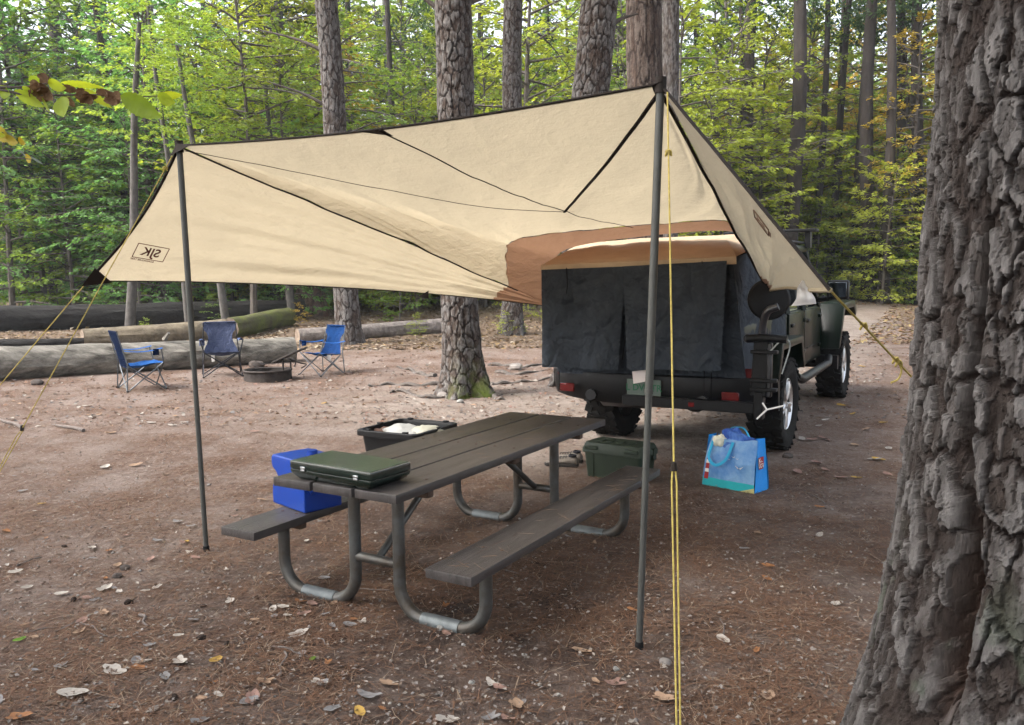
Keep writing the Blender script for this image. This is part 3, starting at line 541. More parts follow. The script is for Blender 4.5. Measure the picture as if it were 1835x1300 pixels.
# chassis and axles
MB().box((0, 1.5, .62), (1.1, 4.9, .14), .03).tube([(-.7, 0, .42), (.7, 0, .42)], .05, 10).tube([(-.7, WB, .42), (.7, WB, .42)], .05, 10).lathe([(.001, -.1), (.12, -.08), (.14, 0), (.12, .08), (.001, .1)], 14, Matrix.Translation((.05, 0, .42)) @ Matrix.Rotation(PI/2, 4, 'X')).box((-.35, -.75, .52), (.5, .35, .16), .05).build('chassis', m_steel, J)
# bed and cab shells
MB().prism([(-1.06, .66), (.52, .66), (.52, 1.22), (-1.06, 1.22)], 'x', -.78, .78).build('bed', m_paint, J, bev=.025)
cab = [(.56, .60), (2.62, .60), (2.62, 1.18), (2.45, 1.24), (.56, 1.24)]
MB().prism(cab, 'x', -.78, .78).build('cab_body', m_paint, J, bev=.03)
def ring_roof(zz, x, y0, y1): return [(-x, y0, zz), (x, y0, zz), (x, y1, zz), (-x, y1, zz)]
g = MB(); lo = ring_roof(1.24, .76, .58, 2.42); hi = ring_roof(1.86, .66, .66, 2.02); g.add(lo+hi, [(0, 1, 5, 4), (1, 2, 6, 5), (2, 3, 7, 6), (3, 0, 4, 7), (4, 5, 6, 7)]); g.build('greenhouse', m_glassdark, J, bev=.01)
rf = MB(); rf.box((0, 1.34, 1.885), (1.42, 1.50, .075), .03, seg=2); roof = rf.build('roof', m_paint, J)
for x in (-1, 1):
    for (y0, y1, w0) in ((.58, .66, .10), (1.42, 1.42, .10), (2.40, 2.03, .075)):
        MB().tube([(x*.765, y0, 1.22), (x*.672, y1, 1.86)], w0*.55, 6, flat=1).build('pillar', m_paint, J)
    for (yc, ln, nm) in ((1.03, .80, 'door'), (1.90, .90, 'door')):
        d_ = MB().box((x*.787, yc, .93), (.03, ln-.012, .58), .012, seg=2).build(nm, m_paint, J)
        MB().box((x*.812, yc-ln*.33, 1.10), (.03, .13, .035), .01).build('handle', m_plastic, d_)
        MB().box((x*.80, yc, .80), (.02, ln*.7, .012), .004).build('trim', m_paint, d_)
        for hz in (.78, 1.12): MB().box((x*.808, yc+ln*.47, hz), (.03, .10, .04), .008).build('hinge', m_paint, d_)
        MB().add([(x*.768, yc-ln*.42, 1.26), (x*.768, yc+ln*.42-(.1 if yc > 1.5 else 0), 1.26), (x*.688, yc+ln*.40-(.27 if yc > 1.5 else 0), 1.80), (x*.688, yc-ln*.40, 1.80)], [(0, 1, 2, 3)]).build('window', m_glassdark, J)
    # front flare: a broad box-shaped fender with a raked rear panel
    outer = [(2.62, .70), (2.98, 1.24), (3.90, 1.24), (4.12, 1.08), (4.05, 1.02), (3.86, 1.15), (3.06, 1.15), (2.72, .70)]
    MB().prism(outer, 'x', x*.70, x*.99).build('front_fender', m_paint, J, bev=.018)
    MB().prism([(2.62, .62), (2.72, .62), (2.72, .45), (2.65, .45)], 'x', x*.72, x*.97).build('mud_flap', m_plastic, J)
    rear = [(-.62, .72), (-.46, 1.03), (.46, 1.03), (.62, .72), (.55, .70), (.40, .96), (-.40, .96), (-.55, .70)]
    MB().prism(rear, 'x', x*.77, x*.97).build('rear_fender', m_paint, J, bev=.015)
    MB().prism([(-.60, .74), (-.52, .74), (-.50, .44), (-.55, .44)], 'x', x*.70, x*.96).build('mud_flap', m_plastic, J)
    MB().tube([(x*.88, .62, .60), (x*.90, .8, .55), (x*.90, 2.4, .55), (x*.88, 2.58, .60)], .045, 10).build('side_step', m_plastic, J)
    # mirrors
    mi = MB().box((x*1.02, 2.22, 1.42), (.24, .10, .22), .03, seg=2).build('mirror', m_plastic, J)
    MB().tube([(x*.78, 2.32, 1.30), (x*.95, 2.26, 1.33)], .03, 6).build('mirror_arm', m_plastic, mi); MB().box((x*1.02, 2.168, 1.42), (.19, .004, .17), .002).build('mirror_glass', mat('mirror_glass', (.35, .38, .4), .05, 1.0, var=.02), mi)
    # tail lamp and bumper lens
    MB().box((x*.83, -1.07, .80), (.17, .06, .13), .012).build('tail_light', m_red, J)
    MB().box((x*.73, -1.272, .655), (.145, .02, .075), .008).build('bumper_reflector', m_red, J)
MB().prism([(2.55, 1.02), (2.55, 1.27), (3.9, 1.17), (4.0, .75), (3.9, .7)], 'x', -.66, .66).build('hood', m_paint, J, bev=.03)
jb('front_bumper', (0, 4.22, .62), (1.7, .2, .22), m_plastic); jb('tailgate', (0, -1.075, .94), (1.3, .03, .52), m_paint)
# rear bumper with swept ends
bp_ = MB(); outl = []
for s in np.linspace(-1, 1, 25): outl.append((.955*s, -1.25+.20*abs(s)**4))
Pg = []
for (yo, z) in ((.16, .80), (.0, .79), (-.012, .74), (.0, .58), (.03, .53), (.16, .52)):
    Pg.append([Vector((x, y+yo, z+(.05*abs(x)**3 if z < .6 else -.0*abs(x)))) for x, y in outl])
bp_.grid(Pg); bp_.build('rear_bumper', m_plastic, J)
for x in (-.5, .5): MB().tube([(x, -1.275, .60), (x*1.02, -1.21, .60)], .05, 8).build('tow_hook', m_steel, J)
m_plate = mat('plate_white', (.10, .125, .108), .45, var=.1); m_plategreen = mat('plate_green', (.02, .10, .05), .5)
pl = MB().box((0, -1.284, .685), (.305, .006, .152), .003).build('license_plate', m_plate, J)
o = link('plate_text', text_mesh('L DVNTR', .078, m_plategreen), pl); o.location = (0, -1.2895, .690); o.rotation_euler = (PI/2, 0, 0)
o = link('plate_text', text_mesh('New Hampshire', .022, m_plategreen), pl); bpy.data.objects.remove(o)
# light bar on the roof
lb = MB().box((.30, 1.98, 2.095), (1.05, .16, .035), .012, seg=2).build('roof_light_bar', m_plastic, J)
for x in (.72, -.1): MB().prism([(1.95, 1.90), (2.08, 1.90), (2.04, 2.08), (1.94, 2.08)], 'x', x-.03, x+.03).build('bar_mount', m_plastic, lb)
MB().box((0, .75, 1.985), (1.36, .06, .035), .012).tube([(-.55, .75, 1.9), (-.55, .75, 1.98)], .025, 8).tube([(.55, .75, 1.9), (.55, .75, 1.98)], .025, 8).build('roof_crossbar', m_plastic, J)
for x in (-.68, .68): MB().tube([(x, .62, 1.955), (x, 2.0, 1.955)], .014, 8).build('drip_rail', m_plastic, J)

# ---- folded hitch rack at the right rear corner
K = thing('hitch_rack', 'black folded bicycle rack standing on a long hitch beam behind the truck', 'bike rack', JL(.5, -1.38, 0), -yawJ)
def kp(x, y, z): return Vector((x-.5, y+1.38, z))
MB().box(kp(.42, -1.40, .575), (1.12, .075, .085), .006).build('hitch_beam', m_plastic, K); MB().box(kp(0.0, -1.26, .575), (.06, .34, .06), .004).build('receiver_tube', m_steel, K)
MB().box(kp(.99, -1.40, .60), (.07, .10, .22), .008).build('pivot_plate', m_plastic, K)
MB().box(kp(1.0, -1.40, .90), (.13, .085, .46), .012, rot=Matrix.Rotation(.06, 3, 'Y')).build('mast', m_plastic, K)
MB().box(kp(1.07, -1.43, .88), (.035, .05, .42), .008).build('slide_rail', m_steel, K)
MB().tube(bez([kp(1.0, -1.40, 1.08), kp(1.01, -1.42, 1.22), kp(1.05, -1.46, 1.33), kp(1.13, -1.46, 1.37)], 5), .03, 10).build('hook_arm', mat('satin_black', (.02, .02, .024), .3, var=.1, spec=.7), K)
MB().tube([kp(.90, -1.47, 1.12), kp(1.02, -1.46, 1.13), kp(1.20, -1.46, 1.12)], .032, 10).build('clamp', m_plastic, K)
MB().lathe([(.001, -.03), (.145, -.03), (.16, -.015), (.16, .015), (.145, .03), (.001, .03)], 28, Matrix.Translation(kp(1.03, -1.33, 1.42)) @ Matrix.Rotation(PI/2, 4, 'X') @ Matrix.Rotation(.3, 4, 'Y')).build('wheel_tray_disc', m_plastic, K)
MB().lathe([(.001, -.045), (.035, -.045), (.035, -.03)], 14, Matrix.Translation(kp(.90, -1.47, 1.12)) @ Matrix.Rotation(PI/2, 4, 'X')).build('clamp_knob', m_steel, K)
for z in (.73, .80, 1.02): MB().box(kp(1.03, -1.44, z), (.2, .07, .028), .006).build('bracket', m_plastic, K)
for x in (.96, 1.06): MB().lathe([(.001, -.06), (.022, -.06), (.022, 0)], 10, Matrix.Translation(kp(x, -1.44, .77)) @ Matrix.Rotation(PI/2, 4, 'X')).build('bolt', m_steel, K)
MB().tube(bez([kp(1.07, -1.46, 1.02), kp(1.17, -1.47, 1.12), kp(1.21, -1.40, 1.07), kp(1.15, -1.38, .85)], 6), .006, 6).build('cable', mat('grey_cable', (.35, .37, .36), .5), K)
m_cord_white = mat('white_cord', (.75, .73, .70), .8)
MB().tube([kp(1.03, -1.47, .63), kp(1.07, -1.50, .585), kp(1.20, -1.52, .625)], .007, 6).tube([kp(1.07, -1.50, .585), kp(1.0, -1.52, .51)], .007, 6).build('tie_cord', m_cord_white, K)
MB().box(kp(.46, -1.442, .575), (.05, .006, .035), .002).build('red_reflector', m_red, K)

# ================================================================== TRUCK BED TENT
m_tent = mat('charcoal_tent_fabric', (.040, .047, .057), .8, var=.18, scale=5, bump=1.0, bscale=11, bdist=.03, spec=.07, crease=(3.0, .6))
m_tentroof = mat('tan_tent_roof', (.48, .36, .24), .8, var=.12, scale=3, bump=.4, bscale=5, bdist=.02, transl=.15)
m_strap = mat('black_strap', (.004, .004, .005), .9, spec=.05)
def patch(c00, c10, c11, c01, nu, nv, amp=0., fx=4., fy=4., seed=0, sag=None, ridged=True):
    """bilinear sheet with soft wrinkles pushed along the normal"""
    c00, c10, c11, c01 = map(Vector, (c00, c10, c11, c01)); N = (c10-c00).cross(c01-c00).normalized(); o = []
    for j in range(nv+1):
        t = j/nv; row = []
        for i in range(nu+1):
            s = i/nu; p = (c00*(1-s)+c10*s)*(1-t)+(c01*(1-s)+c11*s)*t
            w1 = float(fbm(s*fx+seed, t*fy, seed, 4)); w2 = 1-abs(2*float(fbm(s*fx*1.3+7, t*fy*.8+s*2, seed+3, 3))-1)
            e = min(1, 6*min(s, 1-s)+.25)*min(1, 6*min(t, 1-t)+.25); p = p+N*amp*e*((w1-.5)*1.6+(w2-.7)*(.9 if ridged else 0))
            if sag: p = p+sag(s, t)
            row.append(p)
        o.append(row)
    return o
TT = thing('bed_tent', 'charcoal truck bed tent with tan roof and two hanging door flaps', 'tent', JL(0, -.6, 1.0))
TL_, TRt = at(974, 478, 7.37), at(1313, 465, 6.56); BLt, BRt = at(1000, 668, 7.33), at(1338, 692, 6.60)
RL_, RRg = at(1040, 437, 8.05), at(1302, 428, 7.20)
fl_t, fr_t = JL(-.72, .50, 1.98), JL(.74, .50, 1.98); fl_b, fr_b = JL(-.80, .50, 1.0), JL(.80, .50, 1.0)
MB().grid(patch(TL_, TRt, BRt, BLt, 44, 30, .03, 5, 4, 2)).build('rear_wall', m_tent, TT, True, sharp=80)
rw = MB().grid(patch(TRt, fr_t, fr_b, BRt, 36, 28, .05, 5, 3, 5)).build('right_wall', m_tent, TT, True, sharp=80)
MB().grid(patch(TL_, fl_t, fl_b, BLt, 20, 14, .04, 4, 3, 6)).build('left_wall', m_tent, TT, True, sharp=80)
eL, eR = TL_+Vector((-.025, -.03, .01)), TRt+Vector((.02, -.03, .02))
MB().grid(patch(eL, eR, RRg, RL_, 40, 14, .025, 5, 2, 8)).grid(patch(RL_, RRg, fr_t+Vector((0, 0, .05)), fl_t+Vector((0, 0, .05)), 30, 12, .02, 4, 2, 9)).grid(patch(RRg, RRg, eR, fr_t+Vector((0, 0, .05)), 4, 10)).build('tent_roof', m_tentroof, TT, True, sharp=80)
MB().grid(patch(eL, eR, eR+Vector((0, -.01, -.06)), eL+Vector((0, -.01, -.045)), 40, 3, .008, 9, 1, 12)).build('roof_valance', m_tentroof, TT, True, sharp=80)
off = -uJ*.075
wv = lambda s, t: -uJ*(.05*t*math.sin(s*9+1)*(.4+.6*t)+.03*t)
MB().grid(patch(at(977, 484, 7.37)+off, at(1127, 478, 7.0)+off, at(1114, 662, 6.98)+off, at(985, 655, 7.32)+off, 44, 44, .036, 5, 6, 20, wv)).build('door_flap', m_tent, TT, True, sharp=80)
MB().grid(patch(at(1124, 478, 7.0)+off*1.4, at(1309, 468, 6.57)+off*1.4, at(1298, 662, 6.60)+off*1.4, at(1138, 660, 6.92)+off*1.4, 48, 44, .036, 5, 6, 24, wv)).build('door_flap', m_tent, TT, True, sharp=80)
for (x0, y0, x1, y1, Y) in [(1015, 480, 1013, 542, 7.18), (1258, 468, 1254, 536, 6.58), (1124, 492, 1115, 645, 6.90)]:
    q = [at(x0, y0, Y), at(x0+2, (y0+y1)/2, Y), at(x1, y1, Y)]; MB().tube(q, .009, 6, flat=.4).build('tie_strap', m_strap, TT, True)
for (x0, y0, x1, y1, Y) in [(994, 660, 993, 693, 7.28), (1002, 665, 1002, 700, 7.28), (1262, 665, 1262, 708, 6.5), (1275, 668, 1274, 716, 6.5)]:
    MB().tube([at(x0, y0, Y), at(x1, y1, Y)], .009, 6, flat=.4).build('anchor_strap', m_strap, TT, True)
MB().grid(patch(at(1133, 666, 6.82), at(1160, 663, 6.78), at(1163, 683, 6.76), at(1135, 688, 6.80), 6, 5, .006, 2, 2, 3)).build('paper_tag', mat('paper_tag', (.62, .55, .52), .8, var=.08), TT, True, sharp=80)
MB().grid(patch(at(1147, 627, 6.84), at(1151, 627, 6.83), at(1150, 640, 6.83), at(1147, 640, 6.84), 2, 2)).build('care_label', mat('care_label', (.6, .55, .42), .8), TT, True)

# ================================================================== TARP
def m_tarpf(name, col, tc):
    m = mat(name, col, .7, var=.05, scale=2.0, transl=.55, tcol=tc, bump=.8, bscale=7., bdist=.022, stretch=(1, .7, 2.0), spec=.2, crease=(1.4, .14)); return m
m_tarp = m_tarpf('beige_tarp', (.425, .362, .268), (1.10, 1.08, 1.0)); m_tarpbrown = m_tarpf('brown_tarp', (.225, .132, .084), (1.0, .95, .88))
m_web = mat('dark_webbing', (.02, .015, .012), .8, var=.1)
pL = gnd(370, 988); pR = gnd(1145, 1163)
L3 = at(321, 262, pL.y+.03); R3 = at(1184, 152, pR.y+.03); CL = at(158, 504, 5.0); CR = at(1487, 520, 2.84); BL = at(1000, 551, 7.75); BR = at(1376, 522, 6.62)
A1, A2, A3 = at(1015, 446, 7.8), at(1150, 423, 7.6), at(1312, 414, 7.05)     # the arch over the tent
rear = bez([BL, lerp(BL, A1, .55)+Vector((-.07, .03, .05)), A1, A2, A3, lerp(A3, BR, .5)+Vector((.08, 0, .06)), BR], 8)
def curve_at(c, s):
    q = s*(len(c)-1); i = min(len(c)-2, int(q)); return c[i].lerp(c[i+1], q-i)
def frontl(q): return lerp(L3, R3, q)-Vector((0, 0, .045*math.sin(PI*q)))
def front(s): x = (s-1/3)*3; return frontl(.5*(math.sqrt(x*x+.04)-math.sqrt((x-1)**2+.04)+1))          # the sides fan out from the two pole tops
def roof_pt(s, t):
    p = lerp(front(s), curve_at(rear, s), t)
    sagz = -.06*math.sin(PI*t)*float(sstep(.15, .45, s)*sstep(.95, .7, s))
    w_ = .030*math.sin(PI*t)*(float(fbm(s*22+t*9, t*2.0, 41, 4))-.5)*2
    fold = .0
    d = s-.90-.03*t                        # slack fold along the right seam
    fold = .05*math.exp(-(d/.035)**2)*math.sin(PI*sstep(.12, 1.0, t))
    return p+Vector((0, 0, sagz+w_-fold))
TB = thing('tarp', 'large beige awning tarp pitched on two poles over the picnic table', 'tarp', Vector((-.3, 5.0, 0)))
TS = .80; nu = 132
def rgrid(t0, t1, nt_): return [[roof_pt(i/nu, t0+(t1-t0)*j/nt_) for i in range(nu+1)] for j in range(nt_+1)]
MB().grid(rgrid(0, TS, 56)).build('roof_panel', m_tarp, TB, True, sharp=80)
def brown_t(i): return TS-.002+.004*math.sin(i*.55)
MB().grid([[roof_pt(i/nu, brown_t(i)+(1.0-brown_t(i))*j/14)+Vector((0, 0, -.006)) for i in range(nu+1)] for j in range(15)]).build('rear_panel', m_tarpbrown, TB, True, sharp=80)
def wing(A, Cn, B, seed, hem, out, npts=40, split=.80, belly=.05):
    """triangle A (pole top) - Cn (staked corner) - B (vehicle end)"""
    N = (Cn-A).cross(B-A).normalized(); rows = []
    for j in range(npts+1):
        t = j/npts; row = []
        for i in range(npts+1):
            s = i/npts; top = lerp(A, B, s); bot = lerp(Cn, B, s)+Vector((0, 0, hem*math.sin(PI*s)))
            e0 = lerp(A, Cn, t)+out*math.sin(PI*t); p = lerp(top, bot, t)+out*math.sin(PI*t)*(1-s)
            w_ = (float(fbm(s*3+t*7+seed, (t-s*.3)*9, seed, 4))-.5)*.065*min(1, 5*min(t, 1-t)+.05)*min(1, 7*min(s, 1-s)+.04)
            w_ += .014*math.sin(t*30+s*4)*math.exp(-((1-t)/.35)**2)*math.exp(-(s/.6)**2)*min(1, 6*s)
            row.append(p+N*(w_-belly*math.sin(PI*t)*math.sin(PI*s)))
        rows.append(row)
    return rows
wl_ = wing(L3, CL, BL, 5, .06, Vector((.05, .02, .0))); k = int(40*.80)
def cols(rows, a, b): return [r_[a:b] for r_ in rows]
MB().grid(cols(wl_, 0, k+1)).build('wing_panel', m_tarp, TB, True, sharp=80); MB().grid(cols(wl_, k, 41)).build('wing_end', m_tarpbrown, TB, True, sharp=80)
wr_ = wing(R3, CR, BR, 9, .015, Vector((-.015, -.01, .015)), belly=-.03)
MB().grid(cols(wr_, 0, k+3)).build('wing_panel', m_tarp, TB, True, sharp=80); MB().grid(cols(wr_, k+2, 41)).build('wing_end', m_tarpbrown, TB, True, sharp=80)
def strap(name, pts, w_=.012, dz=-.008): MB().tube([p+Vector((0, 0, dz)) for p in pts], w_, 6, flat=.5).build(name, m_web, TB, True)
strap('ridge_hem', [frontl(i/30)+Vector((0, 0, .004)) for i in range(31)], .011, 0)
strap('seam_strap', [roof_pt(.0, i/30)+Vector((0, -.01, 0)) for i in range(26)], .011)
_sg = [roof_pt(a_/60, b_/50) for a_ in range(6, 55) for b_ in range(0, 30)]
def on_roof(A, B, n_=30):
    o_ = []
    for i in range(n_+1):
        p = lerp(A, B, i/n_); near_ = sorted(_sg, key=lambda q_: (q_.x-p.x)**2+(q_.y-p.y)**2)[:3]; o_.append(Vector((p.x, p.y, min(p.z, sum(q_.z for q_ in near_)/3)-.004)))
    return [o_[0]]+[(o_[k-1]+o_[k]*2+o_[k+1])/4 for k in range(1, n_)]+[o_[-1]]
T3 = roof_pt(.5, .56)
strap('seam_strap', on_roof(R3+Vector((0, -.012, -.01)), T3), .011, -.012); strap('seam_line', on_roof(L3+Vector((0, -.01, -.01)), T3), .004, -.010)
strap('seam_line', [roof_pt(.5, .56*i/30) for i in range(31)], .006)
strap('seam_line', [roof_pt(.5+.03*i/20, .56+.26*i/20) for i in range(21)], .0045)
strap('seam_strap', [roof_pt(1, i/30)+Vector((0, -.012, 0)) for i in range(31)], .009)
strap('wing_hem', [r_[0] for r_ in wl_], .010, 0); strap('wing_hem', wl_[-1], .008, 0); strap('wing_hem', [r_[0] for r_ in wr_], .011, 0)
MB().tube(wr_[-1], .010, 6).build('wing_hem', mat('tarp_hem', (.30, .25, .17), .8), TB, True)
def tri(name, a, b, c, th=.01): MB().add([a, b, c, a+Vector((0, -th, -.002)), b+Vector((0, -th, -.002)), c+Vector((0, -th, -.002))], [(0, 1, 2), (5, 4, 3), (0, 3, 4, 1), (1, 4, 5, 2), (2, 5, 3, 0)]).build(name, m_web, TB, True)
tri('corner_patch', L3+Vector((0, -.02, .01)), frontl(.04)+Vector((0, -.02, 0)), lerp(L3, CL, .07)+Vector((0, -.02, 0))); tri('corner_patch', R3+Vector((0, -.02, .01)), frontl(.985)+Vector((0, -.02, 0)), R3.lerp(roof_pt(.5, .56), .045)+Vector((0, -.02, 0)))
tri('corner_patch', CL+Vector((-.03, -.015, -.03)), lerp(CL, L3, .10)+Vector((0, -.015, 0)), lerp(CL, BL, .035)+Vector((0, -.015, .0))); tri('corner_patch', frontl(.455)+Vector((0, -.015, 0)), frontl(.505)+Vector((0, -.015, 0)), roof_pt(.5, .03)+Vector((0, -.015, 0)))
T3 = roof_pt(.5, .56); tri('loop_tab', T3+Vector((-.09, -.02, -.012)), T3+Vector((.07, -.03, -.012)), T3+Vector((.04, -.12, -.02))); q = lerp(CL, BL, .62)+Vector((0, 0, .055)); tri('loop_tab', q+Vector((-.06, -.01, -.03)), q+Vector((.03, -.01, .02)), q+Vector((.03, -.01, -.04)))
m_logo = mat('logo_brown', (.10, .028, .02), .8, var=.05)
def wing_frame(rows, s, t):
    i = int(s*40); j = int(t*40); p = rows[j][i]; ex = (rows[j][i+2]-rows[j][i-2]).normalized(); ey = (rows[j-2][i]-rows[j+2][i]); ey = (ey-ex*ey.dot(ex)).normalized(); return p, ex, ey, ex.cross(ey)
m_logof = mat('logo_faded', (.16, .10, .07), .8, var=.1)
def logo(rows, s, t, txt, sub, size, rot, side):
    m_logo = m_logof if side < 0 else globals()['m_logo']
    p, ex, ey, n_ = wing_frame(rows, s, t); toward = (Vector((0, 0, CAMH))-p); n_ = n_ if n_.dot(toward) > 0 else -n_
    c_, s_ = math.cos(rot), math.sin(rot); a = ex*c_+ey*s_; b = -ex*s_+ey*c_
    def put(me, ox, oy, mirror=True):
        ob = link('logo_print', me, TB, True); mx = -a if mirror else a
        ob.matrix_basis = Matrix(((mx.x, b.x, n_.x, 0), (mx.y, b.y, n_.y, 0), (mx.z, b.z, n_.z, 0), (0, 0, 0, 1))); ob.matrix_basis.translation = p+a*ox+b*oy+n_*.012
    put(text_mesh(txt, size, m_logo, .0004), 0, 0); put(text_mesh(sub, size*.2, m_logo, .0004), -.03, -size*.78)
    w2, h2 = size*1.15, size*.62; fr_ = MB()
    for (x0, y0, x1, y1) in ((-w2, -h2, w2, -h2), (w2, -h2, w2, h2), (w2, h2, -w2, h2), (-w2, h2, -w2, -h2)):
        fr_.tube([(x0, y0, 0), (x1, y1, 0)], .0028, 4)
    o = fr_.build('logo_frame', m_logo, TB, True); o.matrix_basis = Matrix(((a.x, b.x, n_.x, 0), (a.y, b.y, n_.y, 0), (a.z, b.z, n_.z, 0), (0, 0, 0, 1))); o.matrix_basis.translation = p+n_*.011
logo(wl_, .065, .76, 'SJK', 'ROADHOUSE TARP', .085, -.12, 1); logo(wr_, .12, .66, 'SJK', 'ROADHOUSE TARP', .08, .0, -1)
# poles
m_pole = mat('grey_steel_pole', (.075, .076, .070), .45, .2, var=.12, scale=12, bump=.05); m_polefoot = mat('pole_foot', (.01, .01, .01), .7)
for (a, b, lab) in ((pL, L3, 'grey telescoping tarp pole on the side by the fire ring chairs'), (pR, R3, 'grey telescoping tarp pole beside the yellow doubled rope')):
    t = thing('tarp_pole', lab, 'pole', a, 0, 'tarp poles'); d = b-a
    MB().tube([d*0.01, d*.47], .0145, 12).build('lower_tube', m_pole, t); MB().tube([d*.47, d*1.0+Vector((0, 0, .01))], .0172, 12).build('upper_tube', m_pole, t)
    MB().tube([Vector((0, 0, -.02)), d*.014], .019, 10).build('foot', m_polefoot, t); MB().tube([d*.466, d*.474], .0188, 12).build('collar', m_pole, t); MB().tube([d*.985, d*1.012], .024, 10).build('cap', m_web, t)
# ropes
m_rope = mat('yellow_rope', (.42, .33, .09), .75, var=.25, scale=60, bump=.5, bscale=400)
def rope(label, pts, slider=None, dbl=None, knots=(), r_=.0034):
    t = thing('guy_rope', label, 'rope', pts[-1], 0, 'tarp guy ropes'); pts = [Vector(p) for p in pts]
    if slider is None: MB().tube(pts, r_, 6).build('cord', m_rope, t, True)
    else:
        s_ = lerp(pts[0], pts[-1], slider); MB().tube([pts[0], s_], r_, 6).build('cord', m_rope, t, True)
        sd_ = dbl; MB().tube([s_+sd_*.6+Vector((0, 0, -.01)), lerp(pts[0], pts[-1], slider+.02)+sd_, pts[-1]+sd_*.6], r_, 6).build('cord', m_rope, t, True)
        MB().tube([s_-sd_*.6+Vector((0, 0, -.01)), lerp(pts[0], pts[-1], slider+.02)-sd_, pts[-1]-sd_*.6], r_, 6).build('cord', m_rope, t, True)
        MB().tube([s_+Vector((0, 0, .022)), s_-Vector((0, 0, .006))], [.008, .013], 8).tube([s_-sd_*1.1-Vector((0, 0, .006)), s_+sd_*1.1-Vector((0, 0, .006))], .006, 6).build('slider', m_web, t, True)
    for kx in knots:
        kp_ = lerp(pts[0], pts[-1], kx); MB().tube([kp_+Vector((.012*math.cos(a), .008*math.sin(a), .012*math.sin(a*1.7))) for a in np.linspace(0, 9, 14)], r_*1.1, 5).build('knot', m_rope, t, True)
    e = pts[-1]; MB().tube([e+Vector((0, 0, .03)), e+Vector((0, 0, -.10))], .006, 6).build('stake', m_steel, t, True)
rope('yellow doubled guy rope in front of the right pole beside the bench', [R3+Vector((.02, -.04, -.04)), gnd(1218, 1430)], .60, Vector((.0085, 0, 0)), (.11,))
rope('yellow guy rope from the left pole top past the pale log', [L3+Vector((-.03, -.03, -.06)), gnd(-62, 953)], .70, Vector((.008, .004, 0)), (.03,))
rope('yellow guy rope from the low left tarp corner', [CL+Vector((-.02, 0, -.02)), gnd(-150, 868)], .55, Vector((.007, .004, 0)))
rope('yellow knotted guy rope from the right tarp corner behind the massive pine', [CR+Vector((.0, 0, -.0)), gnd(1868, 925)], None, None, (.09, .19, .20), .0045)
kq = lerp(CR, gnd(1868, 925), .20); t = thing('rope_end', 'loose end of yellow rope hanging from the knot by the pine', 'rope', kq); MB().tube(bez([Vector((0, 0, 0)), Vector((.012, 0, -.03)), Vector((0, 0, -.065)), Vector((-.03, 0, -.08))], 5), .004, 6).build('cord', m_rope, t)
# white plastic scrap hanging off the right wing
t0 = wr_[-1][6]; o = MB().grid(patch(at(1437, 503, t0.y-.02), at(1452, 505, t0.y-.02), at(1454, 545, t0.y), at(1424, 549, t0.y), 10, 14, .02, 3, 3, 7, lambda s, t: Vector((.035*(s-.5)*t*t, .02*math.sin(t*6), 0)))).build('plastic_scrap', mat('white_plastic_scrap', (.78, .78, .78), .4, transl=.4), sharp=80)
tag(o, 'scrap of white plastic hanging from the right tarp wing', 'plastic')
# ================================================================== PICNIC TABLE (local x across, y along)
m_plank = mat('recycled_plank', (.048, .042, .040), .4, var=.38, scale=6, bump=.6, bscale=22, stretch=(5, .35, 1), bdist=.006, spec=.4)
m_galv = mat('galvanised_pipe', (.20, .21, .21), .45, .6, var=.4, scale=7, bump=.25, bscale=40, col2=(.075, .060, .046)); m_pipe_highlight = mat('galvanised_highlight', (.15, .165, .168), .5, .35, var=.25, scale=12, bump=.15); m_rust = mat('rusty_clamp', (.09, .06, .045), .85, var=.3, scale=20, bump=.3)
tyaw = .5292; TBL = thing('picnic_table', 'dark plank picnic table with galvanised pipe legs and two attached benches', 'table', (-.2573, 4.522, 0), -tyaw)
tx = Vector((math.cos(tyaw), -math.sin(tyaw), 0)); ty_ = Vector((math.sin(tyaw), math.cos(tyaw), 0)); T0 = Vector((-.2573, 4.522, 0))
def TLp(b, a, z): return T0+tx*b+ty_*a+Vector((0, 0, z))
TZ, SZ, TLn, PT = .690, .398, 2.195, .042
for k in (-1, 0, 1): MB().box((k*.2445, .004*k, TZ-PT/2), (.231, TLn, PT), .006, seg=2).build('top_plank', m_plank, TBL)
for sg in (-1, 1): MB().box((sg*.6236, 0, SZ-PT/2), (.2315, TLn, PT), .005, seg=2).build('seat_plank', m_plank, TBL)
PR = .030
for a in (-.80, .80):
    for sg in (-1, 1):
        pts = [(sg*.135, a, TZ-PT-.02)]
        for (cx, cz, a0, a1) in ((.135+.15, PR+.15-.012, PI, 1.5*PI), (.62-.15, PR+.15-.012, 1.5*PI, 2*PI)):
            for q in np.linspace(a0, a1, 9): pts.append((sg*(cx+.15*math.cos(q)), a, cz+.15*math.sin(q)))
        pts.append((sg*.62, a, SZ-PT-.005)); MB().tube(pts, PR, 14).build('leg', m_galv, TBL)
        MB().tube([(sg*(.27), a, PR-.012), (sg*.48, a, PR-.012)], PR+.004, 14).build('leg_highlight', m_pipe_highlight, TBL)  # lighter galvanised band paints in the highlight along the pipe's ground run
    MB().tube([(-.135, a, .26), (.135, a, .26)], .024, 10).build('cross_tube', m_galv, TBL)
    MB().box((0, a, TZ-PT-.022), (.66, .05, .043), .012, seg=2).build('top_bracket', m_rust, TBL)
    for sg in (-1, 1): MB().box((sg*.62, a+.05, SZ-PT-.018), (.19, .05, .034), .012, seg=2).build('seat_bracket', m_rust, TBL)
    MB().tube([(.0, a, .255), (.0, a*.30, TZ-PT-.012)], .019, 10).build('brace', m_galv, TBL)
MB().box((0, 0, TZ-PT-.022), (.66, .06, .043), .012).build('centre_cleat', m_rust, TBL)
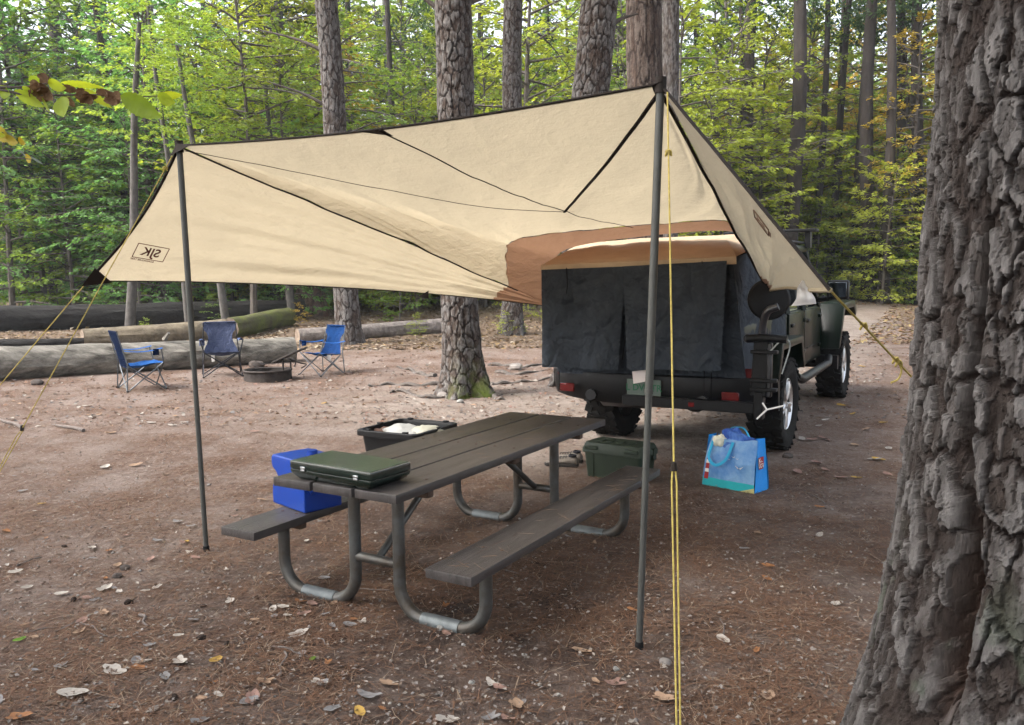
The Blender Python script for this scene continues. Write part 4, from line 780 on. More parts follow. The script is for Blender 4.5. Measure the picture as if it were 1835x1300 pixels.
for k in (-1, 0, 1):
    for a in (-.8, 0, .8):
        for dx in (-.06, .06): MB().lathe([(.001, .003), (.008, .002), (.009, -.002)], 8, Matrix.Translation((k*.2445+dx, a, TZ))).build('bolt', m_rust, TBL)
for sg in (-1, 1):
    for a in (-.75, .85):
        for dx in (-.05, .05): MB().lathe([(.001, .003), (.008, .002), (.009, -.002)], 8, Matrix.Translation((sg*.6236+dx, a, SZ))).build('bolt', m_rust, TBL)
# ---- camping stove
m_stove = mat('dark_green_enamel', (.003, .012, .009), .22, var=.15, scale=8, spec=.6, coat=.5)
def droplets(name, col):
    m = mat(name, col, .3, var=.25, scale=5, bump=.55, bscale=160, bdist=.004, spec=.6, coat=.5); return m
m_stovetop = droplets('wet_green_lid', (.030, .055, .038))
c4 = [onz(x, y, TZ+.125) for x, y in ((518.4, 824.8), (670, 848.8), (738.6, 827), (587.5, 805))]; c4 = [p.lerp(onz(px_, py_, TZ+.088), 1) for p, (px_, py_) in zip(c4, ((518.4, 824.8), (670, 848.8), (738.6, 827), (587.5, 805)))]; cc = sum(c4, Vector())/4; ex = (c4[1]-c4[0]+c4[2]-c4[3]).normalized(); yw = math.atan2(ex.y, ex.x)
_sk = .088/.1277
ST = thing('camp_stove', 'closed dark green metal camp stove case on the picnic table', 'stove', Vector((cc.x, cc.y, TZ)), yw)
sw_, sd2 = .505, .265
b = MB(); rings = []
for (k, z) in ((.80, .004), (.86, .006), (.985, .045), (1, .07)): rings.append([(x*sw_/2*(k if abs(k) < 1 else 1)+(0), y*sd2/2*k, z) for x, y in ((-1, -1), (1, -1), (1, 1), (-1, 1))])
vs = [p for r_ in rings for p in r_]; fs = [(3, 2, 1, 0)]
for i in range(3):
    for k in range(4): fs.append((i*4+k, i*4+(k+1) % 4, (i+1)*4+(k+1) % 4, (i+1)*4+k))
fs.append((12, 13, 14, 15)); b.add(vs, fs); base_ = b.build('base', m_stove, ST, bev=.006)
lid = MB().box((0, 0, .099), (sw_, sd2, .052), .006, seg=2).build('lid', m_stove, ST); MB().box((0, 0, .1262), (sw_-.016, sd2-.016, .003), .001).build('lid_top', m_stovetop, lid)
for x in (-.165, .165):
    la = MB().box((x, -sd2/2-.003, .088), (.030, .006, .014), .002).build('latch', m_alloy, ST); MB().box((x, -sd2/2-.004, .071), (.026, .005, .013), .002).build('catch', m_alloy, la)
ST.scale = (1, 1, _sk)
# ---- water jug on the far bench
m_jug = mat('blue_jug_plastic', (.012, .06, .36), .28, var=.08, scale=4, bump=.12, bscale=60, spec=.5, transl=.25)
p0 = onz(546, 922, SZ); p1 = onz(614, 906, SZ); ex = (p1-p0); ex.z = 0; jw = ex.length; ex.normalize(); ey = Vector((-ex.y, ex.x, 0)); jd = .33
WJ = thing('water_jug', 'bright blue plastic water jug standing on the bench beside the stove', 'jug', p0+ex*jw/2+ey*jd/2+Vector((0, 0, 0)), math.atan2(ex.y, ex.x))
prof = [(-.5, .0), (-.5, .30), (-.47, .42), (-.36, .47), (-.30, .55), (-.36, .66), (-.47, .72), (-.5, .80), (-.5, .93), (-.46, 1.0), (.30, 1.0), (.5, .86), (.5, 0.0)]     # side outline with hand grip, along local y
jh = .275; mb = MB()
mb.prism([(-y*jd, z*jh) for y, z in prof], 'x', -jw/2, jw/2); body = mb.build('body', m_jug, WJ, bev=.032, sharp=60); body.modifiers.new('sub', 'SUBSURF').levels = 1
MB().tube([(-jw*.36, -jd*.5-.004, .11), (-jw*.10, -jd*.5-.014, .13), (jw*.02, -jd*.5-.006, .16)], [.012, .014, .008], 8).build('molded_grip', m_jug, WJ)
MB().lathe([(.001, .035), (.028, .035), (.030, 0)], 16, Matrix.Translation((0, -jd*.2, jh-.002))).build('cap', m_jug, WJ)
# ---- black tote
m_tote = mat('black_tote_plastic', (.007, .007, .0075), .5, var=.15, bump=.1, bscale=60)
rz_ = .37; c4 = [onz(x, y, rz_) for x, y in ((636, 776), (716, 750), (825, 758), (744, 787))]; cc = sum(c4, Vector())/4; ex = ((c4[3]-c4[0])+(c4[2]-c4[1])); tw_ = ex.length/2; ex.normalize(); ey2 = ((c4[1]-c4[0])+(c4[2]-c4[3])); td = ey2.length/2*.86
TO = thing('storage_tote', 'open black plastic tote holding white bags behind the picnic table', 'tote', Vector((cc.x, cc.y, G(cc.x, cc.y))), math.atan2(ex.y, ex.x))
def tote_ring(k, z, rr=.06, nn=5):
    o = []
    for (sx, sy, a0) in ((1, 1, 0), (-1, 1, PI/2), (-1, -1, PI), (1, -1, 1.5*PI)):
        for i in range(nn): a = a0+PI/2*i/(nn-1); o.append((sx*(tw_/2*k-rr)+rr*math.cos(a), sy*(td/2*k-rr)+rr*math.sin(a), z))
    return o
def loft(rings, cap=False):
    m = MB(); n = len(rings[0]); vs = [p for r_ in rings for p in r_]; fs = [(i*n+k, i*n+(k+1) % n, (i+1)*n+(k+1) % n, (i+1)*n+k) for i in range(len(rings)-1) for k in range(n)]
    if cap: fs.append(tuple(range(n))[::-1])
    return m.add(vs, fs)
loft([tote_ring(.78, .0), tote_ring(.90, rz_-.05), tote_ring(.90, rz_-.045), tote_ring(.885, rz_-.02), tote_ring(.87, rz_-.05), tote_ring(.755, .02)], True).add(tote_ring(.755, .02), [tuple(range(20))]).build('tub', m_tote, TO)
loft([tote_ring(.92, rz_-.045), tote_ring(1.0, rz_-.045), tote_ring(1.0, rz_-.005), tote_ring(.985, rz_), tote_ring(.90, rz_), tote_ring(.88, rz_-.02)]).build('rim', m_tote, TO)
for (x, y) in ((.3, .46), (-.3, .46), (.3, -.46), (-.3, -.46), (.47, 0), (-.47, 0)): MB().box((x*tw_, y*td, rz_+.006), (.05, .03, .014), .003).build('lid_catch', m_tote, TO)
def blob(c, r_, seed, m, name, label, cat, sq=(1, .8, .5), amp=.35, rot=0):
    bm = bmesh.new(); bmesh.ops.create_icosphere(bm, subdivisions=4, radius=1)
    co = np.array([v.co[:] for v in bm.verts]); h = 1+amp*(fbm(co[:, 0]*2.2+seed, co[:, 1]*2.2+co[:, 2]*1.7, seed, 4)-.5)*2+amp*.45*(1-np.abs(2*fbm(co[:, 0]*3+9, co[:, 1]*3+co[:, 2]*3, seed+5, 3)-1)-.6)
    co = co*h[:, None]*np.array(sq)*r_; m_ = MB().add([tuple(q) for q in co], [[v.index for v in f_.verts] for f_ in bm.faces]); bm.free(); o = m_.build(name, m, sharp=70); o.location = c; o.rotation_euler = (0, 0, rot); return tag(o, label, cat)
m_bagw = mat('white_bag_film', (.42, .42, .40), .35, var=.06, bump=.5, bscale=14, bdist=.02, transl=.3); m_paperbag = mat('brown_paper', (.10, .06, .045), .8, var=.2)
cw = Vector((cc.x, cc.y, TO.location.z)); e3 = Vector((-ex.y, ex.x, 0))
blob(cw+ex*.03-e3*.05+Vector((0, 0, rz_-.09)), .22, 3, m_bagw, 'plastic_bag', 'crumpled white plastic bag stuffed in the middle of the black tote', 'bag', (1, .75, .50)); blob(cw+ex*.20-e3*.02+Vector((0, 0, rz_-.06)), .15, 8, mat('cream_bag', (.44, .43, .35), .4, var=.05, bump=.3, bscale=14, transl=.3), 'plastic_bag', 'rounded cream plastic bag at the right end of the black tote', 'bag', (1.1, .8, .55), .2)
blob(cw-ex*.22-e3*.02+Vector((0, 0, rz_-.11)), .16, 12, m_paperbag, 'paper_bag', 'crumpled brown paper bag at the left end of the black tote', 'bag', (1, 1, .5), .5)
# ---- green storage box
m_gbox = mat('olive_box_plastic', (.026, .036, .025), .5, var=.12, bump=.1, bscale=90); gh = .285
c4 = [onz(x, y, gh) for x, y in ((1040, 795), (1148, 808), (1183, 796), (1076, 783))]; cc = sum(c4, Vector())/4; ex = (c4[1]-c4[0]+c4[2]-c4[3]); gw_ = ex.length/2; ex.normalize(); gd_ = .30
GB = thing('storage_box', 'olive green plastic storage box with lid on the ground behind the bench', 'box', Vector((cc.x, cc.y, G(cc.x, cc.y))), math.atan2(ex.y, ex.x))
def gring(k, z, rr=.03): 
    o = []
    for (sx, sy, a0) in ((1, 1, 0), (-1, 1, PI/2), (-1, -1, PI), (1, -1, 1.5*PI)):
        for i in range(4): a = a0+PI/2*i/3; o.append((sx*(gw_/2*k-rr)+rr*math.cos(a), sy*(gd_/2*k-rr)+rr*math.sin(a), z))
    return o
loft([gring(.86, 0), gring(.87, .01), gring(.94, gh*.70), gring(.90, gh*.72)], True).build('body', m_gbox, GB)
ld = loft([gring(.94, gh*.70), gring(1.0, gh*.71), gring(1.0, gh*.83), gring(.97, gh*.87), gring(.93, gh*.965), gring(.90, gh)]).add(gring(.90, gh), [tuple(range(16))]).build('lid', m_gbox, GB)
for k in (-1.5, -.5, .5, 1.5): MB().box((k*gw_*.17-.02, -.02, gh+.004), (.05, .075, .012), .004, rot=Matrix.Rotation(.12, 3, 'X')).build('lid_rib', m_gbox, ld)
for sg in (-1, 1): MB().box((sg*gw_*.33, -gd_*.485, gh*.865), (.12, .03, .03), .006).build('lid_pad', m_gbox, ld)
for y in (-.07, .07): MB().box((gw_/2*.99, y, gh*.72), (.02, .045, .09), .005).build('latch', m_gbox, GB)
MB().box((-gw_*.30, -gd_*.467, gh*.35), (.004, .008, gh*.68), .001).build('mould_seam', m_gbox, GB)
# ---- shoes
m_shoe = mat('grey_shoe_fabric', (.16, .14, .12), .85, var=.35, scale=30, bump=.4, bscale=120); m_shoed = mat('dark_shoe_trim', (.02, .02, .024), .7, var=.2); m_sole = mat('shoe_sole', (.03, .027, .025), .8)
def shoe(loc, rz, label):
    t = thing('shoe', label, 'shoe', loc, rz, 'hiking shoes by the green box'); secs = []
    for (y, w_, h0, h1) in ((0, .028, .02, .075), (.02, .036, .02, .095), (.06, .038, .02, .098), (.10, .036, .02, .085), (.15, .043, .02, .068), (.20, .050, .02, .055), (.25, .046, .02, .046), (.275, .030, .022, .036), (.285, .008, .026, .03)):
        secs.append([(w_*math.cos(a)*(1 if math.sin(a) < .3 else .82), y, h0+(h1-h0)*(.5+.5*math.sin(a))) for a in np.linspace(0, 2*PI, 16, endpoint=False)])
    loft(secs, True).build('upper', m_shoe, t, sharp=60)
    MB().prism([(-.028, -.006), (.028, -.006), (.038, .05), (.038, .12), (.053, .20), (.046, .265), (.012, .295), (-.012, .295), (-.046, .265), (-.050, .20), (-.038, .12), (-.038, .05)], 'z', 0, .026).build('sole', m_sole, t, bev=.006)
    MB().lathe([(.026, .0), (.034, .0), (.036, .012), (.030, .018), (.026, .01)], 18, Matrix.Translation((0, .045, .088))).build('collar', m_shoed, t)
    for k in range(5): y = .095+.025*k; MB().tube([(-.03, y, .075-.12*(y-.095)+.004), (0, y+.006, .091-.16*(y-.095)), (.03, y, .075-.12*(y-.095)+.004)], .0035, 5).build('lace', m_shoed, t)
    MB().box((.043, .20, .035), (.012, .09, .012), .003).build('side_stripe', m_shoed, t)
sp_ = gnd(1035, 838); shoe(sp_+Vector((0, .0, .003)), math.radians(70), 'worn grey hiking shoe lying nearest the green box'); shoe(sp_+Vector((.05, .16, .003)), math.radians(62), 'second grey hiking shoe tucked behind the first')
# ---- shopping bag
m_bagblue = mat('bag_side_blue', (.008, .25, .70), .4, var=.10, bump=.35, bscale=10, bdist=.02, spec=.5); m_bagsky = mat('bag_sky_print', (.025, .19, .55), .4, var=.2, scale=5, bump=.3, bscale=9, bdist=.02, col2=(.24, .42, .62), spec=.4)
m_bagteal = mat('bag_teal', (.03, .38, .42), .4, var=.15); m_bagsand = mat('bag_sand', (.52, .48, .22), .4, var=.1); m_bagred = mat('bag_red', (.32, .03, .03), .4, var=.1); m_bagwhite = mat('bag_white', (.7, .68, .64), .4, var=.08); m_bagstrap = mat('bag_strap', (.02, .32, .55), .5, var=.1)
fl, frr, bk = gnd(1258, 868), gnd(1352, 886), gnd(1371, 878); ex = (frr-fl); bw = ex.length; ex.normalize(); ey = Vector((-ex.y, ex.x, 0)); bd = .20; bh = .39
SB = thing('shopping_bag', 'bright blue seaside-print shopping bag stuffed with a towel behind the truck', 'bag', fl+ex*bw/2+ey*bd/2, math.atan2(ex.y, ex.x))
def bagf(u, v):    # front face: u -1..1, v 0..1
    return Vector((u*bw/2*(1-.13*v)+.02*v, -bd/2+.05*v+.018*math.sin(u*4+v*5)*v-.02*math.sin(PI*v)+.030*(float(fbm(u*2.2+v*2.5+7, v*3-u, 63, 3))-.5)*min(1, v*4), v*bh*(1-.03*(1-u*u)+.05*(float(vnoise(u*2.5+4, 1, 66))-.5)*v)))
def bags(w_, v): return Vector((bw/2*(1-.13*v)+.02*v-.025*math.sin(PI*w_)*v, -bd/2+.05*v+(bd-.09*v)*w_, v*bh*(1+.02*w_)))
nn = 16
def sheet(fn, u0, u1, v0, v1, off=Vector((0, 0, 0)), nu_=12, nv_=14): return [[fn(u0+(u1-u0)*i/nu_, v0+(v1-v0)*j/nv_)+off for i in range(nu_+1)] for j in range(nv_+1)]
MB().grid(sheet(bagf, -1, 1, .17, 1, nu_=20)).build('front_panel', m_bagsky, SB, sharp=80)
MB().grid(sheet(bagf, -1, 1, 0, .172, nu_=20, nv_=3)).build('front_base', m_bagteal, SB, sharp=80); MB().add([bagf(.45, .0)+Vector((0, -.004, .001)), bagf(1, .0)+Vector((0, -.004, .001)), bagf(1, .11)+Vector((0, -.004, 0))], [(0, 1, 2)]).build('sand_print', m_bagsand, SB)
MB().grid(sheet(bags, 0, 1, 0, 1)).build('side_panel', m_bagblue, SB, sharp=80); MB().grid([[Vector((-p.x+.04*p.z, p.y, p.z)) for p in r_] for r_ in sheet(bags, 0, 1, 0, 1)]).build('side_panel', m_bagblue, SB, sharp=80)
MB().grid([[Vector((p.x, -p.y+.01, p.z)) for p in r_] for r_ in sheet(bagf, -1, 1, 0, 1, nu_=20)]).build('back_panel', m_bagblue, SB, sharp=80)
for k, (v0, v1, m_) in enumerate([(.14, .28, m_bagred), (.28, .35, m_bagwhite), (.35, .46, m_bagred), (.46, .53, m_bagwhite), (.53, .60, m_bagred)]):
    wd_ = .085*(1-.5*v0); MB().grid(sheet(bagf, -.86-wd_, -.86+wd_, v0, v1, Vector((0, -.004, 0)), 3, 4)).build('lighthouse_print', m_, SB, sharp=80)
for (u_, v_, sz) in ((.42, .46, .035), (.12, .66, .016), (-.05, .60, .014), (.3, .64, .012)):
    c_ = bagf(u_, v_)+Vector((0, -.004, 0)); MB().add([c_, c_+Vector((-sz, 0, sz*.55)), c_+Vector((-sz*.3, 0, -sz*.15)), c_+Vector((sz, 0, sz*.5)), c_+Vector((sz*.3, 0, -sz*.2))], [(0, 1, 2), (0, 4, 3)]).build('gull_print', m_bagwhite, SB)
bd0 = MB().add([bags(.30, .50), bags(.78, .50), bags(.80, .66), bags(.28, .66), bags(.35, .43), bags(.7, .43)], [(0, 1, 2, 3), (4, 5, 1, 0)]).build('badge', m_bagred, SB); bd0.location = (.006, 0, 0)
for txt, v_ in (('JOB', .595), ('LOT', .495)):
    o = link('badge_text', text_mesh(txt, .042, m_bagwhite), bd0); p = bags(.54, v_); o.location = p+Vector((.004, 0, .0)); o.rotation_euler = (PI/2-.1, 0, PI/2)
MB().tube(bez([bagf(-.88, .92)+Vector((0, -.012, 0)), bagf(-.80, .60)+Vector((0, -.03, 0)), bagf(-.45, .47)+Vector((0, -.035, 0)), bagf(-.10, .62)+Vector((0, -.03, 0)), bagf(.05, .96)+Vector((0, -.012, 0))], 7), .013, 6, flat=.25).build('handle', m_bagstrap, SB)
MB().tube(bez([Vector((-.10, .05, bh*.97)), Vector((-.06, .05, bh*1.14)), Vector((.04, .05, bh*1.16)), Vector((.10, .05, bh*.97))], 7), .012, 6, flat=.25).build('handle', m_bagstrap, SB)
m_towel = mat('striped_towel', (.015, .05, .34), .9, var=.2, scale=9, bump=.4, bscale=200, col2=(.10, .22, .55), stretch=(2.2, 1, .4))
sw2 = Matrix.Rotation(SB.rotation_euler.z, 3, 'Z'); blob(SB.location+sw2 @ Vector((-.01, .02, bh*.86)), .145, 5, m_towel, 'towel', 'blue and white striped towel bunched in the top of the shopping bag', 'towel', (1.0, .5, .62), .5, SB.rotation_euler.z)
blob(SB.location+sw2 @ Vector((-.10, -.03, bh*.90)), .055, 6, mat('white_towel', (.72, .70, .55), .9, bump=.3), 'towel', 'small white cloth beside the striped towel in the shopping bag', 'towel', (1, .7, .9), .4)

# ================================================================== FOLDING CHAIRS
m_ctube = mat('chair_tube', (.11, .12, .13), .4, .7, var=.15); m_ctubed = mat('chair_tube_dark', (.025, .025, .03), .4, .6)
def chair(loc, rz, fab, fab2, tube, label):
    t = thing('folding_chair', label, 'chair', loc, rz, 'folding chairs round the fire ring')
    hw, hd, sz_ = .27, .23, .40; ft = .30; fd = .27; r_ = .0095
    FL, FRr, RLf, RRf = (-ft, fd, 0), (ft, fd, 0), (-ft, -fd, 0), (ft, -fd, 0); sFL, sFR, sRL, sRR = (-hw, hd+.02, sz_), (hw, hd+.02, sz_), (-hw, -hd, sz_-.04), (hw, -hd, sz_-.04)
    for a, b in ((FL, sFR), (FRr, sFL), (RLf, sRR), (RRf, sRL), (FL, sRL), (RLf, sFL), (FRr, sRR), (RRf, sFR)): MB().tube([a, b], r_, 7).build('leg', tube, t)
    for sg in (-1, 1):
        MB().tube([(sg*ft, -fd, .02), (sg*(hw+.01), -hd-.02, sz_), (sg*.25, -hd-.13, .86)], r_, 7).build('back_post', tube, t)
        MB().tube([(sg*(hw+.005), hd+.02, sz_), (sg*(hw+.06), hd-.02, .60)], r_, 7).build('arm_post', tube, t)
        ar = [[Vector((sg*(hw+.03+.06*(i-.5)), -hd-.06+(2*hd+.06)*j/8, .585+.02*j/8-.03*math.sin(PI*j/8)+.012*math.sin(PI*i))) for i in (0, .5, 1)] for j in range(9)]; MB().grid(ar).build('armrest', fab, t, sharp=80)
    MB().lathe([(.04, .0), (.042, -.09), (.001, -.09)], 14, Matrix.Translation((hw+.03, hd-.09, .60))).build('cup_holder', fab2, t)
    n = 12; MB().grid([[Vector(((-hw+2*hw*i/n)*(1-.04*math.sin(PI*j/n)), -hd+(2*hd+.02)*j/n, sz_-.04+.04*j/n-.055*math.sin(PI*i/n)*math.sin(PI*min(1, .15+.85*j/n))+.006*math.sin(i*2.1+j))) for i in range(n+1)] for j in range(n+1)]).build('seat', fab, t, sharp=80)
    MB().grid([[Vector(((-hw+2*hw*i/n)*(1-.30*math.sin(PI*min(1, j/n*1.0))**2*(1 if j < n*.72 else .55)), -hd+.02-.15*j/n-.05*math.sin(PI*i/n)*(1-.5*j/n)+.008*math.sin(i*1.7+j*1.3), sz_-.05+(.86-sz_+.05)*j/n)) for i in range(n+1)] for j in range(n+1)]).build('backrest', fab2, t, sharp=80)
    MB().tube([(-.25, -hd-.13, .86), (.25, -hd-.13, .86)], .012, 6).build('top_hem', fab2, t)
    for a in (FL, FRr, RLf, RRf): MB().box(Vector(a)+Vector((0, 0, .008)), (.03, .03, .02), .004).build('foot', m_polefoot, t)
    return t
f_blue = mat('chair_blue', (.02, .085, .27), .92, var=.15, bump=.3, bscale=20, spec=.05, crease=(9., .5)); f_navy = mat('chair_navy', (.004, .010, .032), .92, var=.2, bump=.4, bscale=14, spec=.05, crease=(9., .5)); f_grey = mat('chair_grey_blue', (.085, .115, .21), .92, var=.12, bump=.4, bscale=14, spec=.05, crease=(9., .5)); f_greyd = mat('chair_slate', (.065, .078, .13), .92, var=.12, bump=.4, bscale=14, spec=.05, crease=(9., .5)); f_mid = mat('chair_mid_blue', (.008, .034, .115), .92, var=.25, bump=.5, bscale=14, spec=.05, crease=(9., .5))
chair(gnd(255, 697), math.radians(-52), f_blue, f_navy, m_ctube, 'folding camp chair with navy back and blue seat turned sideways by the long log')
c2 = chair(gnd(399, 673), math.radians(180+22), f_grey, f_greyd, m_ctubed, 'faded grey-blue folding camp chair facing the fire ring with its back to the log')
c3 = chair(gnd(577, 671), math.radians(180-38), f_blue, f_mid, m_ctube, 'blue folding camp chair standing in front of the thin grey log')
c3.scale = (.92,)*3
for (px, py, lab, lk) in ((378, 637, 'white tag hanging under the seat of the grey-blue chair', c2), (586, 636, 'white tag hanging under the seat of the blue chair', c3)):
    p = at(px, py, lk.location.y-.18); MB().grid(patch(p, p+Vector((.06, 0, 0)), p+Vector((.055, 0, -.10)), p+Vector((.01, 0, -.11)), 3, 4, .01, 2, 2, 3)).build('hanging_tag', m_bagwhite, lk, True)
# ================================================================== FIRE RING
m_ring = mat('sooty_steel', (.05, .042, .038), .75, .3, var=.4, scale=10, bump=.3, bscale=40)
fp = gnd(480, 681); FRg = thing('fire_ring', 'low rusty steel fire ring with a hinged cooking grate', 'fire ring', fp)
MB().lathe([(.355, -.05), (.355, .15), (.34, .15), (.34, -.05)], 48).build('ring_wall', m_ring, FRg); MB().lathe([(.335, .155), (.35, .172), (.375, .172), (.385, .155), (.375, .14), (.35, .14), (.335, .155)], 48).build('rim', m_ring, FRg)
MB().lathe([(.001, .05), (.2, .045), (.34, .02)], 24).build('ash_bed', mat('ash', (.05, .045, .042), .95, var=.4, bump=.6), FRg)
gt = []
for x in (.22, .34): MB().tube([(x, .10, .0), (x, .10, .33)], .014, 8).build('grate_post', m_ring, FRg)
Mg = Matrix.Translation((.33, .08, .38)) @ Matrix.Rotation(-.42, 4, 'Y')
fr_ = MB().tube([Mg @ Vector(p) for p in ((-.25, -.19, 0), (.25, -.19, 0), (.25, .19, 0), (-.25, .19, 0))], .012, 6, closed=True).build('grate_frame', m_ring, FRg)
for k in range(15): y = -.18+.36*k/14; MB().tube([Mg @ Vector((-.25, y, 0)), Mg @ Vector((.25, y, 0))], .0075, 5).build('grate_bar', m_ring, fr_)
MB().tube(bez([Mg @ Vector((0, -.15, -.02)), (.52, -.04, .27), (.62, -.02, .24), (.56, -.10, .19)], 5), .011, 6).build('grate_handle', m_ring, FRg); MB().tube(bez([(.34, .06, .32), (.44, .03, .30), (.43, .0, .20)], 5), .011, 6).build('hinge_arm', m_ring, FRg)
# ================================================================== FOREGROUND BEECH BRANCH (upper left)
m_bleaf = m_leaf('beech_leaf', (.32, .43, .05), (1.2, 1.1, .4), .04, .6); m_bleafy = m_leaf('beech_leaf_yellow', (.42, .36, .05), (1.2, 1.0, .4), .0, .55); m_bdry = mat('dry_brown_leaf', (.19, .115, .065), .8, var=.45, scale=30, bump=.5, bscale=60, transl=.2); m_bpale = mat('leaf_sky_sheen', (.20, .26, .21), .35, var=.1, transl=.3)  # m_bpale: pale tone paints the sky's reflection on some leaves
BRY = 2.05; BRN = thing('beech_branch', 'leafy beech branch with yellow-green and curled brown leaves hanging into view', 'branch', at(-300, 150, BRY))
def stem(pts, r0, r1): 
    q = bez([at(x, y, BRY+dz) for x, y, dz in pts], 6); n = len(q); MB().tube(q, [r0+(r1-r0)*i/(n-1) for i in range(n)], 6).build('stem', m_smooth_bark, BRN, True)
stem([(-300, 150, .1), (-60, 157, .02), (0, 157, 0), (50, 155, 0), (95, 148, -.02)], .0045, .0018); stem([(-60, 157, .02), (0, 161, 0), (45, 170, 0), (100, 171, 0), (170, 170, 0), (230, 174, .02), (290, 172, .03)], .0035, .0012); stem([(0, 150, 0), (12, 152, 0), (30, 140, 0)], .0018, .001); stem([(-300, 230, .1), (-40, 236, 0), (20, 240, 0)], .003, .0012); stem([(-120, 290, .1), (0, 283, 0), (60, 286, 0)], .0025, .001)
def big_leaf(b, tip, wfrac, m, tilt, curl=.15, dz=0., ser=True):
    B, T = at(b[0], b[1], BRY+dz), at(tip[0], tip[1], BRY+dz-.02); D = T-B; Ln = D.length; D.normalize(); sdv = D.cross(Vector((0, 1, 0))).normalized(); nn_ = D.cross(sdv); W = (sdv*math.cos(tilt)+nn_*math.sin(tilt)); N_ = D.cross(W); rows = []
    for j in range(33):
        t = j/32; wv_ = wfrac*Ln*.5*(math.sin(PI*t**.82)**.85 if 0 < t < 1 else 0)*(1+(.05 if (j//2) % 2 else -.03)*(1 if ser else 0)); row = []
        for i in (-1, -.5, 0, .5, 1): row.append(B+D*Ln*t+W*wv_*i+N_*(abs(i)*wv_*.25+Ln*curl*(t-.5)**2*1.2+Ln*.010*math.sin(j*2.1+abs(i)*2.2)*abs(i)))
        rows.append(row)
    MB().grid(rows).build('leaf', m, BRN, True, sharp=80)
Z8 = lambda x, y: (x/5.397, 120+y/5.397)
for (bx, by, tx_, ty2, wf, ti, c) in [(1180, 280, 1575, 492, .42, .3, 0), (1185, 285, 1360, 395, .40, .9, 0), (1530, 285, 1705, 345, .55, .5, 0), (1560, 275, 1770, 262, .35, .8, 0), (600, 300, 622, 492, .85, .2, 0), (150, 235, 445, 385, .34, .5, 0), (410, 300, 490, 435, .35, .8, 0), (470, 150, 650, 205, .50, .6, 0), (600, 140, 1025, 190, .20, 1.0, 0), (285, 130, 445, 150, .50, .5, 0), (820, 215, 1098, 395, .28, .7, 0), (0, 225, 110, 268, .7, .3, 0), (740, 320, 865, 335, .30, .8, 0), (220, 205, 330, 235, .4, .7, 0), (1050, 270, 1180, 300, .4, 1.0, 0), (690, 120, 900, 175, .22, 1.1, 3), (30, 110, 190, 140, .25, 1.1, 3), (-30, 600, 110, 720, .6, .4, 1), (60, 690, 185, 735, .5, .4, 1), (180, 700, 255, 742, .5, .5, 1), (50, 615, 170, 690, .28, 1.0, 3), (180, 798, 268, 872, .25, 1.0, 3), (300, 868, 425, 938, .28, 1.0, 3), (255, 890, 310, 880, .7, .3, 1), (-60, 640, 60, 660, .4, .6, 0)]:
    big_leaf(Z8(bx, by), Z8(tx_, ty2), wf, (m_bleaf, m_bleafy, m_bdry, m_bpale)[c], ti, dz=random.uniform(-.05, .05))
for (cx, cy, sz) in [(400, 215, 210), (455, 105, 120), (665, 330, 150), (690, 190, 120), (870, 285, 190), (1110, 310, 170), (1010, 240, 110), (1175, 265, 90), (360, 175, 130), (470, 270, 150), (800, 240, 90)]:
    for k in range(2):
        a = random.uniform(-.5, .9); dx, dy = math.cos(a)*sz*.5, math.sin(a)*sz*.45; ox, oy = random.uniform(-20, 20), random.uniform(-20, 20); big_leaf(Z8(cx-dx+ox, cy-dy+oy), Z8(cx+dx+ox, cy+dy+oy), random.uniform(.35, .6), m_bdry, random.uniform(.2, 1.2), random.uniform(.3, .9), random.uniform(-.03, .02))
# ================================================================== SMALL PLANTS BY THE LOGS
for i, (px, py, sc_, c, lab) in enumerate([(262, 604, .16, 'green', 'small green plant growing on the brown peeling log'), (538, 584, .22, 'gold', 'golden-yellow seedling at the end of the mossy log'), (383, 583, .30, 'green', 'leafy green seedling behind the grey-blue chair'), (747, 606, .20, 'lime', 'bright seedling in front of the thin grey log'), (905, 602, .20, 'lime', 'green seedling at the foot of the slim grey pine'), (935, 600, .14, 'green', 'dark green sprig at the foot of the slim grey pine'), (577, 562, .32, 'lime', 'mossy green clump beside the broken reddish trunk'), (968, 575, .4, 'lime', 'pale green seedling beside the bed tent'), (690, 565, .45, 'lime', 'low leafy seedling beyond the thin grey log')]):
    t = sapling(gnd(px, py), 5, c, sc_, i*1.3, '', 'seedlings around the camp', 'seedling'); t['label'] = lab; t['category'] = 'plant'
# ================================================================== LITTER
def leaf_proto(kind, seed):
    r_ = random.Random(seed); pts = []; n = 22
    for k in range(n):
        a = 2*PI*k/n; rr = 1.0
        if kind == 'lobed': rr = .62+.38*abs(math.cos(a*2.5+.3))**.6+r_.uniform(-.06, .06)
        elif kind == 'maple': rr = .50+.50*max(0, math.cos(a*2.5))**1.2+r_.uniform(-.04, .04)
        else: rr = .95+r_.uniform(-.05, .05)
        x, y = rr*math.cos(a), rr*math.sin(a)*(.55 if kind != 'maple' else .9); pts.append((x, y))
    cz = r_.uniform(.05, .35); tw = r_.uniform(-.25, .25); mb = MB()
    f_ = lambda x, y: (x, y, .06+cz*abs(y)*.9+cz*.6*x*x+tw*x*y+r_.uniform(-.02, .02))
    ring = [f_(*p) for p in pts]; mid = [f_(p[0]*.5, p[1]*.5) for p in pts]; c_ = (0, 0, .05); vs = ring+mid+[c_]
    fs = [(k, (k+1) % n, n+(k+1) % n, n+k) for k in range(n)]+[(n+k, n+(k+1) % n, 2*n) for k in range(n)]; return vs, fs
